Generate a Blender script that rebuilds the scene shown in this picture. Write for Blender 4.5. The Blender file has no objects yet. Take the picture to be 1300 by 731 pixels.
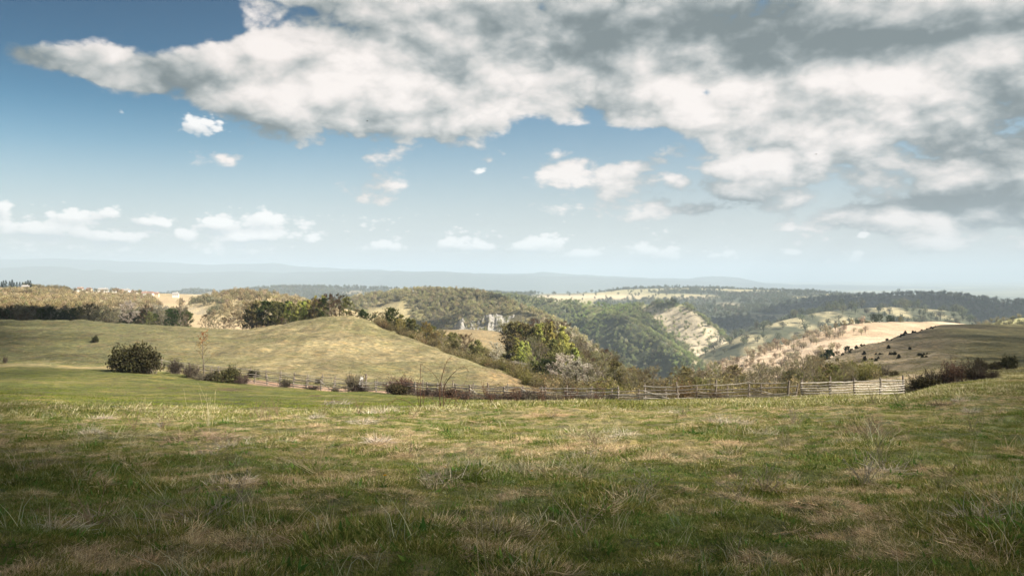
import bpy, bmesh, math, random
import numpy as np
from mathutils import Vector, Matrix

C = bpy.context.scene
COL = C.collection
rnd = random.Random(11)
R = math.radians

# ------------------------------------------------------------------ camera, light, exposure
F, PX0, PY0, EYE = 1020.0, 650.0, 350.0, 1.6       # focal length and horizon of the photograph in its own pixels
cam = bpy.data.cameras.new("camera")
cam.sensor_width = 36.0
cam.lens = F / 1300.0 * 36.0
cam.shift_y = -(365.5 - PY0) / 1300.0
cam.clip_start = 0.1
cam.clip_end = 200000.0
camera = bpy.data.objects.new("camera", cam)
camera.location = (0, 0, EYE)
camera.rotation_euler = (R(90), 0, 0)
COL.objects.link(camera)
C.camera = camera

C.view_settings.view_transform = 'Standard'
C.view_settings.look = 'None'
C.view_settings.gamma = 1.0
C.view_settings.exposure = 1.7
C.cycles.max_bounces = 6
C.cycles.diffuse_bounces = 2
C.cycles.transmission_bounces = 2
C.cycles.transparent_max_bounces = 12
C.cycles.volume_bounces = 1
C.cycles.use_denoising = True

SUN = Vector((0.72, -0.25, 0.66)).normalized()      # direction towards the sun
SUN_EL = math.asin(SUN.z)
SUN_AZ = math.atan2(SUN.x, SUN.y)
sl = bpy.data.lights.new("sun", 'SUN')
sl.energy = 4.9
sl.angle = R(0.55)
sl.color = (1.0, 0.93, 0.82)
sun = bpy.data.objects.new("sun", sl)
sun.rotation_euler = SUN.to_track_quat('Z', 'Y').to_euler()
sun.location = (0, 0, 50)
COL.objects.link(sun)


# ------------------------------------------------------------------ node helpers
class N:
    """A scalar or vector socket with arithmetic, so that node trees read as formulas."""
    def __init__(self, nt, s):
        self.nt, self.s = nt, s

    def _m(self, op, *args, clamp=False):
        n = self.nt.nodes.new('ShaderNodeMath')
        n.operation = op
        n.use_clamp = clamp
        for i, a in enumerate(args):
            if isinstance(a, N):
                self.nt.links.new(a.s, n.inputs[i])
            else:
                n.inputs[i].default_value = float(a)
        return N(self.nt, n.outputs[0])

    def __add__(self, o): return self._m('ADD', self, o)
    __radd__ = __add__
    def __sub__(self, o): return self._m('SUBTRACT', self, o)
    def __rsub__(self, o): return self._m('SUBTRACT', o, self)
    def __mul__(self, o): return self._m('MULTIPLY', self, o)
    __rmul__ = __mul__
    def __truediv__(self, o): return self._m('DIVIDE', self, o)
    def __rtruediv__(self, o): return self._m('DIVIDE', o, self)
    def pow(self, o): return self._m('POWER', self, o)
    def exp(self): return self._m('EXPONENT', self)
    def sqrt(self): return self._m('SQRT', self)
    def abs(self): return self._m('ABSOLUTE', self)
    def max(self, o): return self._m('MAXIMUM', self, o)
    def min(self, o): return self._m('MINIMUM', self, o)
    def atan2(self, o): return self._m('ARCTAN2', self, o)
    def clamp(self): return self._m('ADD', self, 0.0, clamp=True)

    def smooth(self, lo, hi, a=0.0, b=1.0):
        n = self.nt.nodes.new('ShaderNodeMapRange')
        n.interpolation_type = 'SMOOTHSTEP'
        self.nt.links.new(self.s, n.inputs['Value'])
        for k, v in zip(('From Min', 'From Max', 'To Min', 'To Max'), (lo, hi, a, b)):
            n.inputs[k].default_value = v
        return N(self.nt, n.outputs[0])

    def ramp(self, stops, interp='LINEAR', gain=1.0):
        if gain != 1.0:                              # a colour ramp holds nothing over 1
            r = self.ramp([(p, tuple(v / gain for v in c)) for p, c in stops], interp)
            n = self.nt.nodes.new('ShaderNodeVectorMath')
            n.operation = 'SCALE'
            self.nt.links.new(r.s, n.inputs[0])
            n.inputs['Scale'].default_value = gain
            return N(self.nt, n.outputs[0])
        n = self.nt.nodes.new('ShaderNodeValToRGB')
        n.color_ramp.interpolation = interp
        el = n.color_ramp.elements
        while len(el) < len(stops):
            el.new(0.5)
        for e, (p, c) in zip(el, stops):
            e.position = p
        for e, (p, c) in zip(el, stops):
            e.position = p
            e.color = (c, c, c, 1) if not hasattr(c, '__len__') else (*c, 1)
        self.nt.links.new(self.s, n.inputs[0])
        return N(self.nt, n.outputs[0])


def combine(nt, x, y, z):
    n = nt.nodes.new('ShaderNodeCombineXYZ')
    for i, a in enumerate((x, y, z)):
        if isinstance(a, N):
            nt.links.new(a.s, n.inputs[i])
        else:
            n.inputs[i].default_value = a
    return N(nt, n.outputs[0])


def noise(nt, vec, scale, detail=4, rough=0.5, dist=0.0, lac=2.0, out=0):
    n = nt.nodes.new('ShaderNodeTexNoise')
    n.inputs['Scale'].default_value = scale
    n.inputs['Detail'].default_value = detail
    n.inputs['Roughness'].default_value = rough
    n.inputs['Distortion'].default_value = dist
    n.inputs['Lacunarity'].default_value = lac
    if vec is not None:
        nt.links.new(vec.s, n.inputs['Vector'])
    return N(nt, n.outputs[out])


def mixc(nt, f, a, b, mode='MIX'):
    n = nt.nodes.new('ShaderNodeMix')
    n.data_type = 'RGBA'
    n.blend_type = mode
    n.clamp_factor = True
    for k, v in ((0, f), (6, a), (7, b)):
        if isinstance(v, N):
            nt.links.new(v.s, n.inputs[k])
        elif k == 0:
            n.inputs[k].default_value = v
        else:
            n.inputs[k].default_value = (*v, 1)
    return N(nt, n.outputs[2])


# ------------------------------------------------------------------ sky
def azel(px, py):
    a = math.atan((px - PX0) / F)
    return a, (PY0 - py) / F * math.cos(a)          # azimuth from +Y, tangent of elevation


world = bpy.data.worlds.new("World")
C.world = world
world.use_nodes = True
wt = world.node_tree
wt.nodes.clear()
STR = 0.05


def build_sky():
    nt = wt
    tc = nt.nodes.new('ShaderNodeTexCoord')
    sep = nt.nodes.new('ShaderNodeSeparateXYZ')
    nt.links.new(tc.outputs['Generated'], sep.inputs[0])
    x, y, z = (N(nt, sep.outputs[i]) for i in range(3))
    hz = (x * x + y * y).sqrt().max(0.001)
    e = z / hz
    az = x.atan2(y)

    sky = nt.nodes.new('ShaderNodeTexSky')
    sky.sky_type = 'NISHITA'
    sky.sun_disc = False
    sky.sun_elevation = SUN_EL
    sky.sun_rotation = SUN_AZ
    sky.altitude = 300
    sky.air_density = 1.0
    sky.dust_density = 1.2
    sky.ozone_density = 1.6
    skyc = N(nt, sky.outputs[0])
    hs = nt.nodes.new('ShaderNodeHueSaturation')
    hs.inputs['Hue'].default_value = 0.487
    hs.inputs['Saturation'].default_value = 1.12
    hs.inputs['Value'].default_value = 0.80
    nt.links.new(skyc.s, hs.inputs['Color'])
    skyc = N(nt, hs.outputs[0])
    west = az.smooth(-0.75, 0.45, 1.0, 0.0)
    tint = e.ramp([(0.0, (1, 1, 1)), (0.05, (0.93, 0.99, 1.0)), (0.15, (0.30, 0.65, 0.77)), (0.25, (0.10, 0.33, 0.45)), (0.37, (0.05, 0.20, 0.31)), (1.0, (0.2, 0.34, 0.42))])
    tint = mixc(nt, west, (0.74, 0.84, 0.88), tint)
    skyc = mixc(nt, 1.0, skyc, tint, 'MULTIPLY')
    pale = mixc(nt, az.smooth(-0.55, 0.6), (4.45, 4.75, 4.8), (4.75, 4.85, 4.75))
    skyc = mixc(nt, e.smooth(-0.02, 0.21, 0.97, 0.0), skyc, pale)

    def plane(dx, dz):
        zz = z + (0.46 + dz)
        return combine(nt, (x + dx) / zz, y / zz, 0.37)

    # ---- the big deck: its lower border as a function of azimuth
    border = [(-400, 40), (-120, 60), (0, 60), (60, 80), (110, 105), (140, 118), (240, 156), (300, 180), (345, 202), (430, 220),
              (565, 216), (620, 190), (660, 182), (700, 206), (730, 232), (790, 252), (880, 262), (960, 284), (1110, 300),
              (1300, 310), (1700, 320)]
    lo, hi = -1.0, 1.0
    t = az.smooth(lo, hi)
    mr = nt.nodes.new('ShaderNodeMapRange')
    nt.links.new(az.s, mr.inputs[0])
    mr.inputs[1].default_value, mr.inputs[2].default_value = lo, hi
    t = N(nt, mr.outputs[0])
    eb = t.ramp([((azel(a, b)[0] - lo) / (hi - lo), azel(a, b)[1]) for a, b in border])
    d = e - eb

    def blob(px, py, w, h, ee=None, aa=None):
        a0, e0 = azel(px, py)
        u = ((az if aa is None else aa) - a0) * (F / w)
        v = ((e if ee is None else ee) - e0) * (F / h)
        return ((u * u + v * v) * -1.0).exp()

    def puffy(vec, scale, det):
        n = nt.nodes.new('ShaderNodeTexVoronoi')
        n.voronoi_dimensions = '2D'
        n.feature = 'F1'
        n.inputs['Scale'].default_value = scale
        n.inputs['Detail'].default_value = det
        n.inputs['Roughness'].default_value = 0.48
        n.inputs['Lacunarity'].default_value = 2.3
        nt.links.new(vec.s, n.inputs['Vector'])
        return 0.5 - N(nt, n.outputs['Distance'])

    def warp(vec, scale, amt):
        n = nt.nodes.new('ShaderNodeTexNoise')
        n.inputs['Scale'].default_value = scale
        n.inputs['Detail'].default_value = 3
        nt.links.new(vec.s, n.inputs['Vector'])
        m = nt.nodes.new('ShaderNodeVectorMath')
        m.operation = 'MULTIPLY_ADD'
        nt.links.new(n.outputs[1], m.inputs[0])
        m.inputs[1].default_value = (amt, amt, 0)
        nt.links.new(vec.s, m.inputs[2])
        return N(nt, m.outputs[0])

    def deck(dx, dz, det):
        p = plane(dx, dz)
        n1 = noise(nt, p, 2.7, min(det, 5), 0.55, 0.2)
        v = puffy(warp(p, 9.0, 0.10) if det > 4 else p, 4.3, max(det - 6.5, 1))
        fine = (noise(nt, p, 19.0, 6, 0.62) - 0.5) * 0.85 if det > 8 else 0.0
        dd = d + dz
        return (dd * 7.5).min(0.60) + (n1 - 0.5) * 1.65 + (v + 0.13) * 1.15 + fine

    hole = blob(70, 0, 240, 48) * 1.5 + blob(190, 8, 110, 30) * 0.45 + blob(45, 150, 130, 30) * 0.4 + blob(30, 110, 80, 20) * 0.3 + blob(60, 150, 150, 30) * 0.5 + blob(770, 176, 125, 17) * 1.1 + blob(425, 106, 30, 12) * 0.9 + blob(900, 117, 55, 9) * 0.8 + blob(330, 92, 30, 10) * 0.4 + blob(640, 150, 50, 12) * 0.4 + blob(200, 40, 50, 20) * 0.15
    extra = blob(75, 82, 85, 20) * 0.42 + blob(5, 56, 40, 15) * 0.4 + blob(215, 110, 100, 45) * 0.6 + blob(380, 60, 220, 90) * 0.35 + blob(900, 120, 500, 110) * 0.5 + blob(1210, 276, 140, 15) * 0.9 + blob(880, 268, 25, 7) * 0.6
    mass = extra - hole
    f0 = deck(0, 0, 10) + mass
    f1 = deck(0.012, 0.018, 8) + mass
    f2 = deck(0.06, 0.085, 4) + mass
    alpha = f0.smooth(-0.02, 0.34)
    thick = f0.smooth(0.3, 1.6)
    lit = ((f0 - f1) * 0.62 + (f0 - f2) * 0.40 + 0.57)
    dark = (blob(840, 35, 170, 26) * 0.75 + blob(1180, 40, 190, 24) * 0.85 + blob(1330, 175, 110, 75) * 0.7 + blob(1240, 255, 110, 11) * 0.75
            + blob(920, 252, 90, 18) * 0.35 + blob(730, 75, 60, 22) * 0.4 + blob(950, 85, 60, 30) * 0.35 + blob(1130, 205, 60, 14) * 0.2
            + blob(650, 20, 120, 30) * 0.35 + blob(430, 20, 60, 22) * 0.2 + blob(720, -200, 1100, 160) * 0.75)
    bright = blob(1080, 105, 75, 25) * 0.35 + blob(930, 215, 160, 22) * 0.25 + blob(1150, 175, 110, 25) * 0.3 + blob(330, 110, 180, 60) * 0.15 + blob(720, 130, 150, 40) * 0.18 + blob(1230, 275, 100, 9) * 0.3
    n3 = noise(nt, plane(0.0, 0.0), 5.0, 5, 0.55, 0.3)
    val = (lit - thick * 0.10 - dark * (n3 * 1.3 + 0.35) * 0.85 + bright * 0.7 + 0.27).clamp()
    overhead = e.smooth(0.36, 0.9)
    val = val * (1.0 - overhead * 0.74)
    cl = val.ramp([(0.0, (1.05, 1.32, 1.40)), (0.25, (2.1, 2.4, 2.45)), (0.5, (3.9, 4.0, 3.9)), (0.75, (5.75, 5.4, 5.15)), (1.0, (7.0, 6.5, 6.2))], 'B_SPLINE', 8.0)
    col = mixc(nt, alpha, skyc, cl)

    # ---- small fair-weather cumulus low over the horizon, flat below
    puffs = [(270, 159, 34, 13), (245, 157, 16, 8), (610, 217, 13, 5), (150, 145, 6, 6), (3, 262, 10, 8), (140, 272, 20, 7), (88, 275, 26, 6), (60, 290, 46, 6), (180, 280, 16, 6),
             (205, 284, 14, 5), (225, 299, 30, 6), (150, 300, 30, 5), (280, 284, 30, 6), (342, 282, 25, 11), (305, 302, 14, 5), (392, 304, 12, 6), (335, 300, 26, 5),
             (490, 312, 26, 6), (575, 310, 24, 6), (615, 312, 16, 5), (690, 309, 34, 9), (665, 315, 22, 6), (745, 322, 26, 5), (820, 318, 20, 8), (855, 323, 15, 7), (918, 325, 26, 6),
             (1010, 319, 12, 4), (998, 338, 14, 4), (1088, 326, 14, 6), (1052, 332, 9, 3), (1240, 360, 20, 3), (1180, 358, 16, 2.5), (1093, 299, 9, 4)]
    pn = combine(nt, az, e * 1.7, 0.2)
    w1 = noise(nt, pn, 38, 5, 0.6, 0.2) * 0.55 + (puffy(pn, 60.0, 1) + 0.25) * 0.55
    w2 = noise(nt, pn, 12, 3, 0.5)

    def field(dx, dz):
        aa = az + dx + (w2 - 0.5) * 0.03
        ee = e + dz + (w2 - 0.5) * 0.01
        s = None
        for (px, py, w, h) in puffs:
            b = blob(px, py, w * 0.85, h * 1.3, ee, aa)
            s = b if s is None else s + b
        return s

    g0 = field(0, 0)
    g1 = field(0.004, 0.006)
    band = e.smooth(0.012, 0.03) * e.smooth(0.06, 0.10, 1.0, 0.0) * az.smooth(-0.2, 0.55, 1.0, 0.35)
    h0 = g0 + (w1 - 0.5) * 1.5 + (band * (w2 - 0.27) * 2.3)
    a2 = h0.smooth(0.36, 0.90)
    v2 = ((g0 - g1) * 1.3 + w1 * 0.6 + 0.35).clamp()
    c2 = v2.ramp([(0.0, (4.2, 4.6, 4.8)), (0.4, (6.0, 6.0, 5.95)), (1.0, (7.6, 7.4, 7.2))], 'LINEAR', 8.0)
    hazeband = e.smooth(0.0, 0.05, 0.25, 0.0)
    c2 = mixc(nt, hazeband, c2, (4.6, 4.85, 4.9))
    col = mixc(nt, a2 * 0.9, col, c2)

    col = mixc(nt, 1.0, col, (0.91, 0.91, 0.91), 'MULTIPLY')
    bg = nt.nodes.new('ShaderNodeBackground')
    bg.inputs['Strength'].default_value = STR
    nt.links.new(col.s, bg.inputs['Color'])
    out = nt.nodes.new('ShaderNodeOutputWorld')
    nt.links.new(bg.outputs[0], out.inputs['Surface'])
    world.cycles.sampling_method = 'MANUAL'
    world.cycles.sample_map_resolution = 512


build_sky()


# ------------------------------------------------------------------ noise in numpy
_rs = np.random.RandomState(5)
_TAB = _rs.rand(512, 512)


def vnoise(x, y, seed=0):
    x = np.asarray(x, float) + seed * 17.31
    y = np.asarray(y, float) + seed * 41.77
    xi, yi = np.floor(x).astype(int), np.floor(y).astype(int)
    fx, fy = x - xi, y - yi
    fx, fy = fx * fx * (3 - 2 * fx), fy * fy * (3 - 2 * fy)
    a, b, c, d = _TAB[xi & 511, yi & 511], _TAB[(xi + 1) & 511, yi & 511], _TAB[xi & 511, (yi + 1) & 511], _TAB[(xi + 1) & 511, (yi + 1) & 511]
    return a + (b - a) * fx + (c - a) * fy + (a - b - c + d) * fx * fy


def fbm(x, y, oct=4, seed=0, gain=0.5):
    s, a, t = 0.0, 1.0, 0.0
    for k in range(oct):
        s = s + a * vnoise(x * 2 ** k, y * 2 ** k, seed + 3 * k)
        t += a
        a *= gain
    return s / t


def sstep(x, a, b):
    t = np.clip((np.asarray(x, float) - a) / (b - a), 0, 1)
    return t * t * (3 - 2 * t)


# ------------------------------------------------------------------ the lie of the land
KY = [1.5, 4.5, 8, 14, 28, 45, 70, 105, 140, 190, 225, 255, 300, 360, 430, 520, 650, 900]
COLS = {
    -700: [1229, 731, 622, 556, 516, 502, 490, 474, 458, 438, 428, 418, 407, 412, 424, 436, 450, 460],
    0:    [1229, 731, 622, 560, 520, 505, 492, 473, 457, 436, 425, 417, 408, 414, 426, 440, 452, 460],
    150:  [1229, 731, 622, 562, 522, 510, 497, 476, 459, 438, 426, 418, 411, 418, 430, 445, 455, 460],
    300:  [1229, 731, 622, 563, 523, 513, 502, 488, 470, 446, 432, 423, 419, 426, 438, 450, 460, 465],
    430:  [1229, 731, 621, 562, 522, 513, 505, 495, 474, 440, 416, 403, 414, 428, 440, 452, 460, 465],
    485:  [1229, 731, 620, 561, 521, 514, 507, 496, 478, 448, 426, 413, 424, 430, 426, 436, 452, 465],
    540:  [1229, 731, 619, 560, 520, 514, 508, 497, 482, 452, 437, 442, 444, 434, 419, 424, 446, 465],
    600:  [1229, 731, 618, 558, 519, 514, 509, 499, 484, 461, 462, 464, 452, 434, 418, 422, 446, 465],
    650:  [1229, 731, 617, 557, 518, 514, 510, 501, 488, 474, 474, 470, 458, 440, 425, 430, 460, 490],
    700:  [1229, 731, 616, 556, 517, 513, 511, 506, 496, 486, 478, 468, 452, 434, 458, 500, 540, 560],
    760:  [1229, 731, 614, 555, 516, 512, 511, 512, 508, 500, 494, 486, 470, 466, 500, 540, 580, 600],
    800:  [1229, 731, 613, 554, 515, 511, 510, 514, 516, 514, 510, 504, 496, 500, 530, 570, 600, 620],
    870:  [1229, 731, 611, 553, 514, 509, 509, 514, 522, 530, 534, 536, 540, 550, 570, 600, 620, 640],
    950:  [1229, 731, 610, 552, 514, 508, 508, 512, 516, 520, 520, 518, 520, 530, 545, 560, 580, 600],
    1000: [1229, 731, 609, 551, 513, 507, 506, 506, 502, 494, 492, 496, 505, 520, 535, 550, 570, 580],
    1050: [1229, 731, 608, 550, 511, 505, 503, 498, 487, 472, 464, 459, 466, 480, 492, 505, 525, 540],
    1100: [1229, 731, 607, 548, 509, 504, 501, 490, 477, 461, 453, 447, 440, 447, 460, 475, 500, 520],
    1150: [1229, 731, 606, 546, 507, 503, 499, 482, 469, 455, 448, 441, 432, 423, 430, 448, 470, 500],
    1200: [1229, 731, 605, 544, 503, 494, 486, 474, 463, 451, 445, 439, 429, 419, 411.5, 424, 440, 470],
    1300: [1229, 731, 603, 541, 499, 487, 478, 470, 462, 451, 445, 440, 431, 421, 412.5, 424, 440, 470],
    1700: [1229, 731, 600, 540, 498, 485, 475, 466, 458, 448, 441, 436, 428, 420, 412, 420, 436, 460],
    2400: [1229, 731, 600, 540, 498, 485, 475, 466, 458, 448, 441, 436, 428, 420, 412, 420, 436, 460],
}
_lk = np.log(np.array(KY))
_kp = np.array(sorted(COLS), float)
_kt = np.array([COLS[int(k)] for k in _kp], float)


def _pchip_slopes(x, y):
    """Monotone slopes along the last axis."""
    h = np.diff(x)
    dl = np.diff(y, axis=-1) / h
    m = np.zeros_like(y)
    a, b = dl[..., :-1], dl[..., 1:]
    w1, w2 = 2 * h[1:] + h[:-1], h[1:] + 2 * h[:-1]
    ok = a * b > 0
    with np.errstate(divide='ignore', invalid='ignore'):
        hm = (w1 + w2) / (w1 / a + w2 / b)
    m[..., 1:-1] = np.where(ok, hm, 0)
    m[..., 0], m[..., -1] = dl[..., 0], dl[..., -1]
    return m


_ms = _pchip_slopes(_lk, _kt)
_GL = np.linspace(_lk[0], _lk[-1], 500)


def _herm(x, y, m, q):
    i = np.clip(np.searchsorted(x, q) - 1, 0, len(x) - 2)
    h = x[i + 1] - x[i]
    t = (q - x[i]) / h
    return ((2 * t**3 - 3 * t**2 + 1) * y[..., i] + (t**3 - 2 * t**2 + t) * h * m[..., i] + (-2 * t**3 + 3 * t**2) * y[..., i + 1] + (t**3 - t**2) * h * m[..., i + 1])


_tabL = _herm(_lk, _kt, _ms, _GL)                        # columns x fine distances
_GP = np.linspace(-700, 2400, 1241)
_tabP = _herm(_kp, _tabL.T.copy(), _pchip_slopes(_kp, _tabL.T.copy()), _GP).T   # fine columns x fine distances


def near_z(px, Y):
    a = np.clip((px - _GP[0]) / (_GP[1] - _GP[0]), 0, len(_GP) - 1.001)
    b = np.clip((np.log(np.clip(Y, 1.5, 899)) - _GL[0]) / (_GL[1] - _GL[0]), 0, len(_GL) - 1.001)
    i, j = a.astype(int), b.astype(int)
    u, v = a - i, b - j
    t = (_tabP[i, j] * (1 - u) * (1 - v) + _tabP[i + 1, j] * u * (1 - v) + _tabP[i, j + 1] * (1 - u) * v + _tabP[i + 1, j + 1] * u * v)
    z = EYE - (t - PY0) / F * np.clip(Y, 1.5, 1e9)
    return np.where(Y > 899, -400.0, z)


# each ridge: crest points (column, row, distance), fall towards the viewer, fall away from it, roughness
RIDGES = {
    'plateau':  ([(-700, 362, 1500), (0, 364, 1500), (60, 367, 1450), (150, 371, 1400), (230, 373, 1400), (300, 376, 1350), (360, 390, 1250), (430, 425, 1100)], 0.013, 0.05, 5),
    'gold':     ([(130, 430, 900), (200, 398, 900), (250, 384, 900), (300, 374, 900), (335, 375, 900), (365, 381, 900), (410, 388, 900), (450, 395, 900), (500, 430, 900)], 0.10, 0.12, 4),
    'far_west': ([(150, 380, 5200), (225, 372, 5200), (240, 369, 5200), (290, 371, 5000), (320, 367, 5000), (350, 365, 5000), (400, 364.5, 5000), (450, 365, 5000), (500, 367, 5000), (560, 369, 5000), (640, 372, 5000), (700, 380, 5000)], 0.09, 0.06, 14),
    'dome':     ([(385, 425, 1300), (410, 398, 1350), (440, 382, 1400), (490, 374, 1420), (515, 370, 1420), (560, 369, 1400), (600, 371, 1350), (628, 377, 1320), (650, 385, 1280), (680, 397, 1220), (705, 407, 1180), (735, 426, 1130), (765, 447, 1080), (800, 478, 1040)], 0.42, 0.3, 9),
    'canyon':   ([(590, 375, 2050), (640, 374, 2050), (670, 377, 2050), (700, 381, 2000), (740, 384, 1950), (780, 390, 1880), (820, 386, 1850), (850, 382.5, 1800), (868, 386, 1760), (885, 397, 1700), (905, 412, 1650), (925, 430, 1600), (945, 452, 1550), (960, 480, 1500)], 0.42, 0.4, 13),
    'rib':      ([(770, 396, 1780), (800, 407, 1680), (825, 422, 1600), (850, 438, 1500), (880, 456, 1420), (905, 472, 1380)], 0.55, 0.10, 4),
    'mesa':     ([(480, 375, 4300), (600, 373.5, 4300), (700, 373, 4200), (760, 371, 4300), (800, 367, 4600), (870, 365.5, 4600), (940, 367, 4600), (1000, 369.5, 4400), (1060, 373, 4100), (1120, 378, 3700), (1200, 386, 3300)], 0.045, 0.05, 16),
    'east':     ([(960, 400, 3200), (1000, 386, 3100), (1060, 379, 3000), (1110, 376, 3000), (1150, 374.5, 3000), (1190, 374, 3000), (1240, 379, 2950), (1275, 384, 2900), (1340, 385, 2850), (1700, 378, 2800), (2400, 378, 2800)], 0.12, 0.1, 12),
    'shoulder': ([(890, 450, 1500), (920, 436, 1520), (945, 423, 1550), (1000, 405, 1650), (1060, 394, 1750), (1130, 390, 1850), (1220, 396, 1900)], 0.17, 0.12, 7),
    'tan':      ([(860, 490, 700), (920, 460, 720), (960, 447, 740), (1000, 434, 770), (1050, 418, 800), (1080, 411.5, 820), (1120, 408.5, 840), (1190, 408, 860), (1260, 415, 860), (1400, 425, 860), (2400, 425, 860)], 0.055, 0.35, 2),
    'corner':   ([(1225, 425, 1000), (1250, 413, 1050), (1275, 407, 1080), (1300, 403, 1100), (1400, 398, 1100), (2400, 398, 1100)], 0.10, 0.2, 3),
}
_RI = {}
for _k, (_c, _sf, _sb, _ro) in RIDGES.items():
    _x = np.array([p[0] for p in _c], float)
    _y = np.array([EYE - (p[1] - PY0) / F * p[2] for p in _c])
    _d = np.array([p[2] for p in _c], float)
    _RI[_k] = (_x, _y, _d, _pchip_slopes(_x, _y), _pchip_slopes(_x, _d))
WOODED = {'dome': 5.0, 'canyon': 6.0, 'far_west': 0, 'mesa': 0}


def ridge_z(k, px, Y):
    _, sf, sb, ro = RIDGES[k]
    x, y, d, my, md = _RI[k]
    q = np.clip(px, x[0], x[-1])
    zc, yc = _herm(x, y, my, q), _herm(x, d, md, q)
    out = np.maximum(x[0] - px, 0) + np.maximum(px - x[-1], 0)
    X = (px - PX0) / F * Y
    L = max(yc.mean() * 0.12, 60)
    df, db = np.maximum(yc - Y, 0), np.maximum(Y - yc, 0)
    rough = (fbm(X / L, Y / L, 4, seed=len(k)) - 0.5) * 2 * ro
    if k in ('dome', 'canyon'):
        g = np.abs(vnoise(px / 34.0 + fbm(X / 220, Y / 220, 2, 3) * 1.6, Y / 2500, 9) - 0.5) * 2
        rough = rough + (g - 0.4) * ro * 1.5 * sstep(df, 10, 120)
    if k == 'mesa':
        rough = rough * sstep(df, 0, 500) * 1.6 + 0.1 * rough
    z = zc - sf * df * (1 - 0.25 * np.exp(-df / 60.0)) - sb * db + rough * (0.25 + 0.75 * sstep(df + db, 0, 80))
    return z - out * Y / F * 0.8


def micro(X, Y):
    """Hummocks of the old meadow near the viewer, field unevenness further out."""
    R_ = np.hypot(X, Y)
    z = (fbm(X / 1.1, Y / 1.1, 2, 21) - 0.5) * 0.14 * sstep(R_, 75, 30) + (sstep(vnoise(X / 0.33, Y / 0.33, 24), 0.4, 0.9)) * 0.055 * sstep(R_, 40, 18)
    z += (fbm(X / 6, Y / 6, 3, 22) - 0.5) * 0.5 * sstep(R_, 3, 25) * sstep(R_, 500, 60)
    z += (fbm(X / 26, Y / 26, 3, 23) - 0.5) * 1.7 * sstep(R_, 60, 200)
    z += (fbm(X / 8, Y / 13, 3, 25) - 0.5) * 2.3 * sstep(Y, 118, 160) * sstep(Y, 420, 320)
    return z


def ground(X, Y, full=False):
    X, Y = np.atleast_1d(np.asarray(X, float)), np.atleast_1d(np.asarray(Y, float))
    Yc = np.maximum(Y, 1.5)
    px = PX0 + F * X / Yc
    z = near_z(px, Yc) + micro(X, Y)
    who = np.zeros(z.shape, int)
    for i, k in enumerate(RIDGES):
        m = Y > 380
        if not m.any():
            continue
        zz = np.full(z.shape, -1e9)
        zz[m] = ridge_z(k, px[m], Y[m])
        who = np.where(zz > z, i + 1, who)
        z = np.maximum(z, zz)
    z = np.maximum(z, -262.0)
    return (z, who) if full else z


def gz(x, y):
    return float(ground(x, y)[0])


def at(px, Y):
    """Ground point under column px of the photograph at distance Y."""
    x = (px - PX0) / F * Y
    return x, Y, gz(x, Y)


def mesh_obj(name, verts, faces, mats, parent=None, smooth=True, colors=None, matidx=None):
    me = bpy.data.meshes.new(name)
    verts = np.asarray(verts, np.float32)
    if isinstance(faces, np.ndarray):
        n = faces.shape[1]
        me.vertices.add(len(verts)); me.vertices.foreach_set('co', verts.ravel())
        me.loops.add(faces.size); me.loops.foreach_set('vertex_index', faces.astype(np.int32).ravel())
        me.polygons.add(len(faces)); me.polygons.foreach_set('loop_start', np.arange(0, faces.size, n, dtype=np.int32))
        me.update(calc_edges=True)
    else:
        me.from_pydata([tuple(v) for v in verts], [], [list(f) for f in faces])
    for m in (mats if isinstance(mats, (list, tuple)) else [mats]):
        me.materials.append(m)
    if matidx is not None:
        me.polygons.foreach_set('material_index', np.asarray(matidx, np.int32))
    me.polygons.foreach_set('use_smooth', np.full(len(me.polygons), smooth))
    if colors is not None:
        ca = me.color_attributes.new('tint', 'FLOAT_COLOR', 'POINT')
        ca.data.foreach_set('color', np.c_[np.asarray(colors, np.float32), np.ones(len(verts), np.float32)].ravel())
    o = bpy.data.objects.new(name, me)
    COL.objects.link(o)
    if parent is not None:
        o.parent = parent
    return o


def material(name, build, rough=0.9):
    m = bpy.data.materials.new(name)
    m.use_nodes = True
    nt = m.node_tree
    b = nt.nodes['Principled BSDF']
    b.inputs['Roughness'].default_value = rough
    b.inputs['Specular IOR Level'].default_value = 0.25
    build(nt, b)
    return m


def pos(nt):
    return N(nt, nt.nodes.new('ShaderNodeNewGeometry').outputs['Position'])


def attr(nt, name, out='Color', kind='GEOMETRY'):
    n = nt.nodes.new('ShaderNodeAttribute')
    n.attribute_name = name
    n.attribute_type = kind
    return N(nt, n.outputs[out])


def bump(nt, b, h, strength, dist):
    n = nt.nodes.new('ShaderNodeBump')
    n.inputs['Strength'].default_value = strength
    n.inputs['Distance'].default_value = dist
    nt.links.new(h.s, n.inputs['Height'])
    nt.links.new(n.outputs[0], b.inputs['Normal'])


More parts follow.
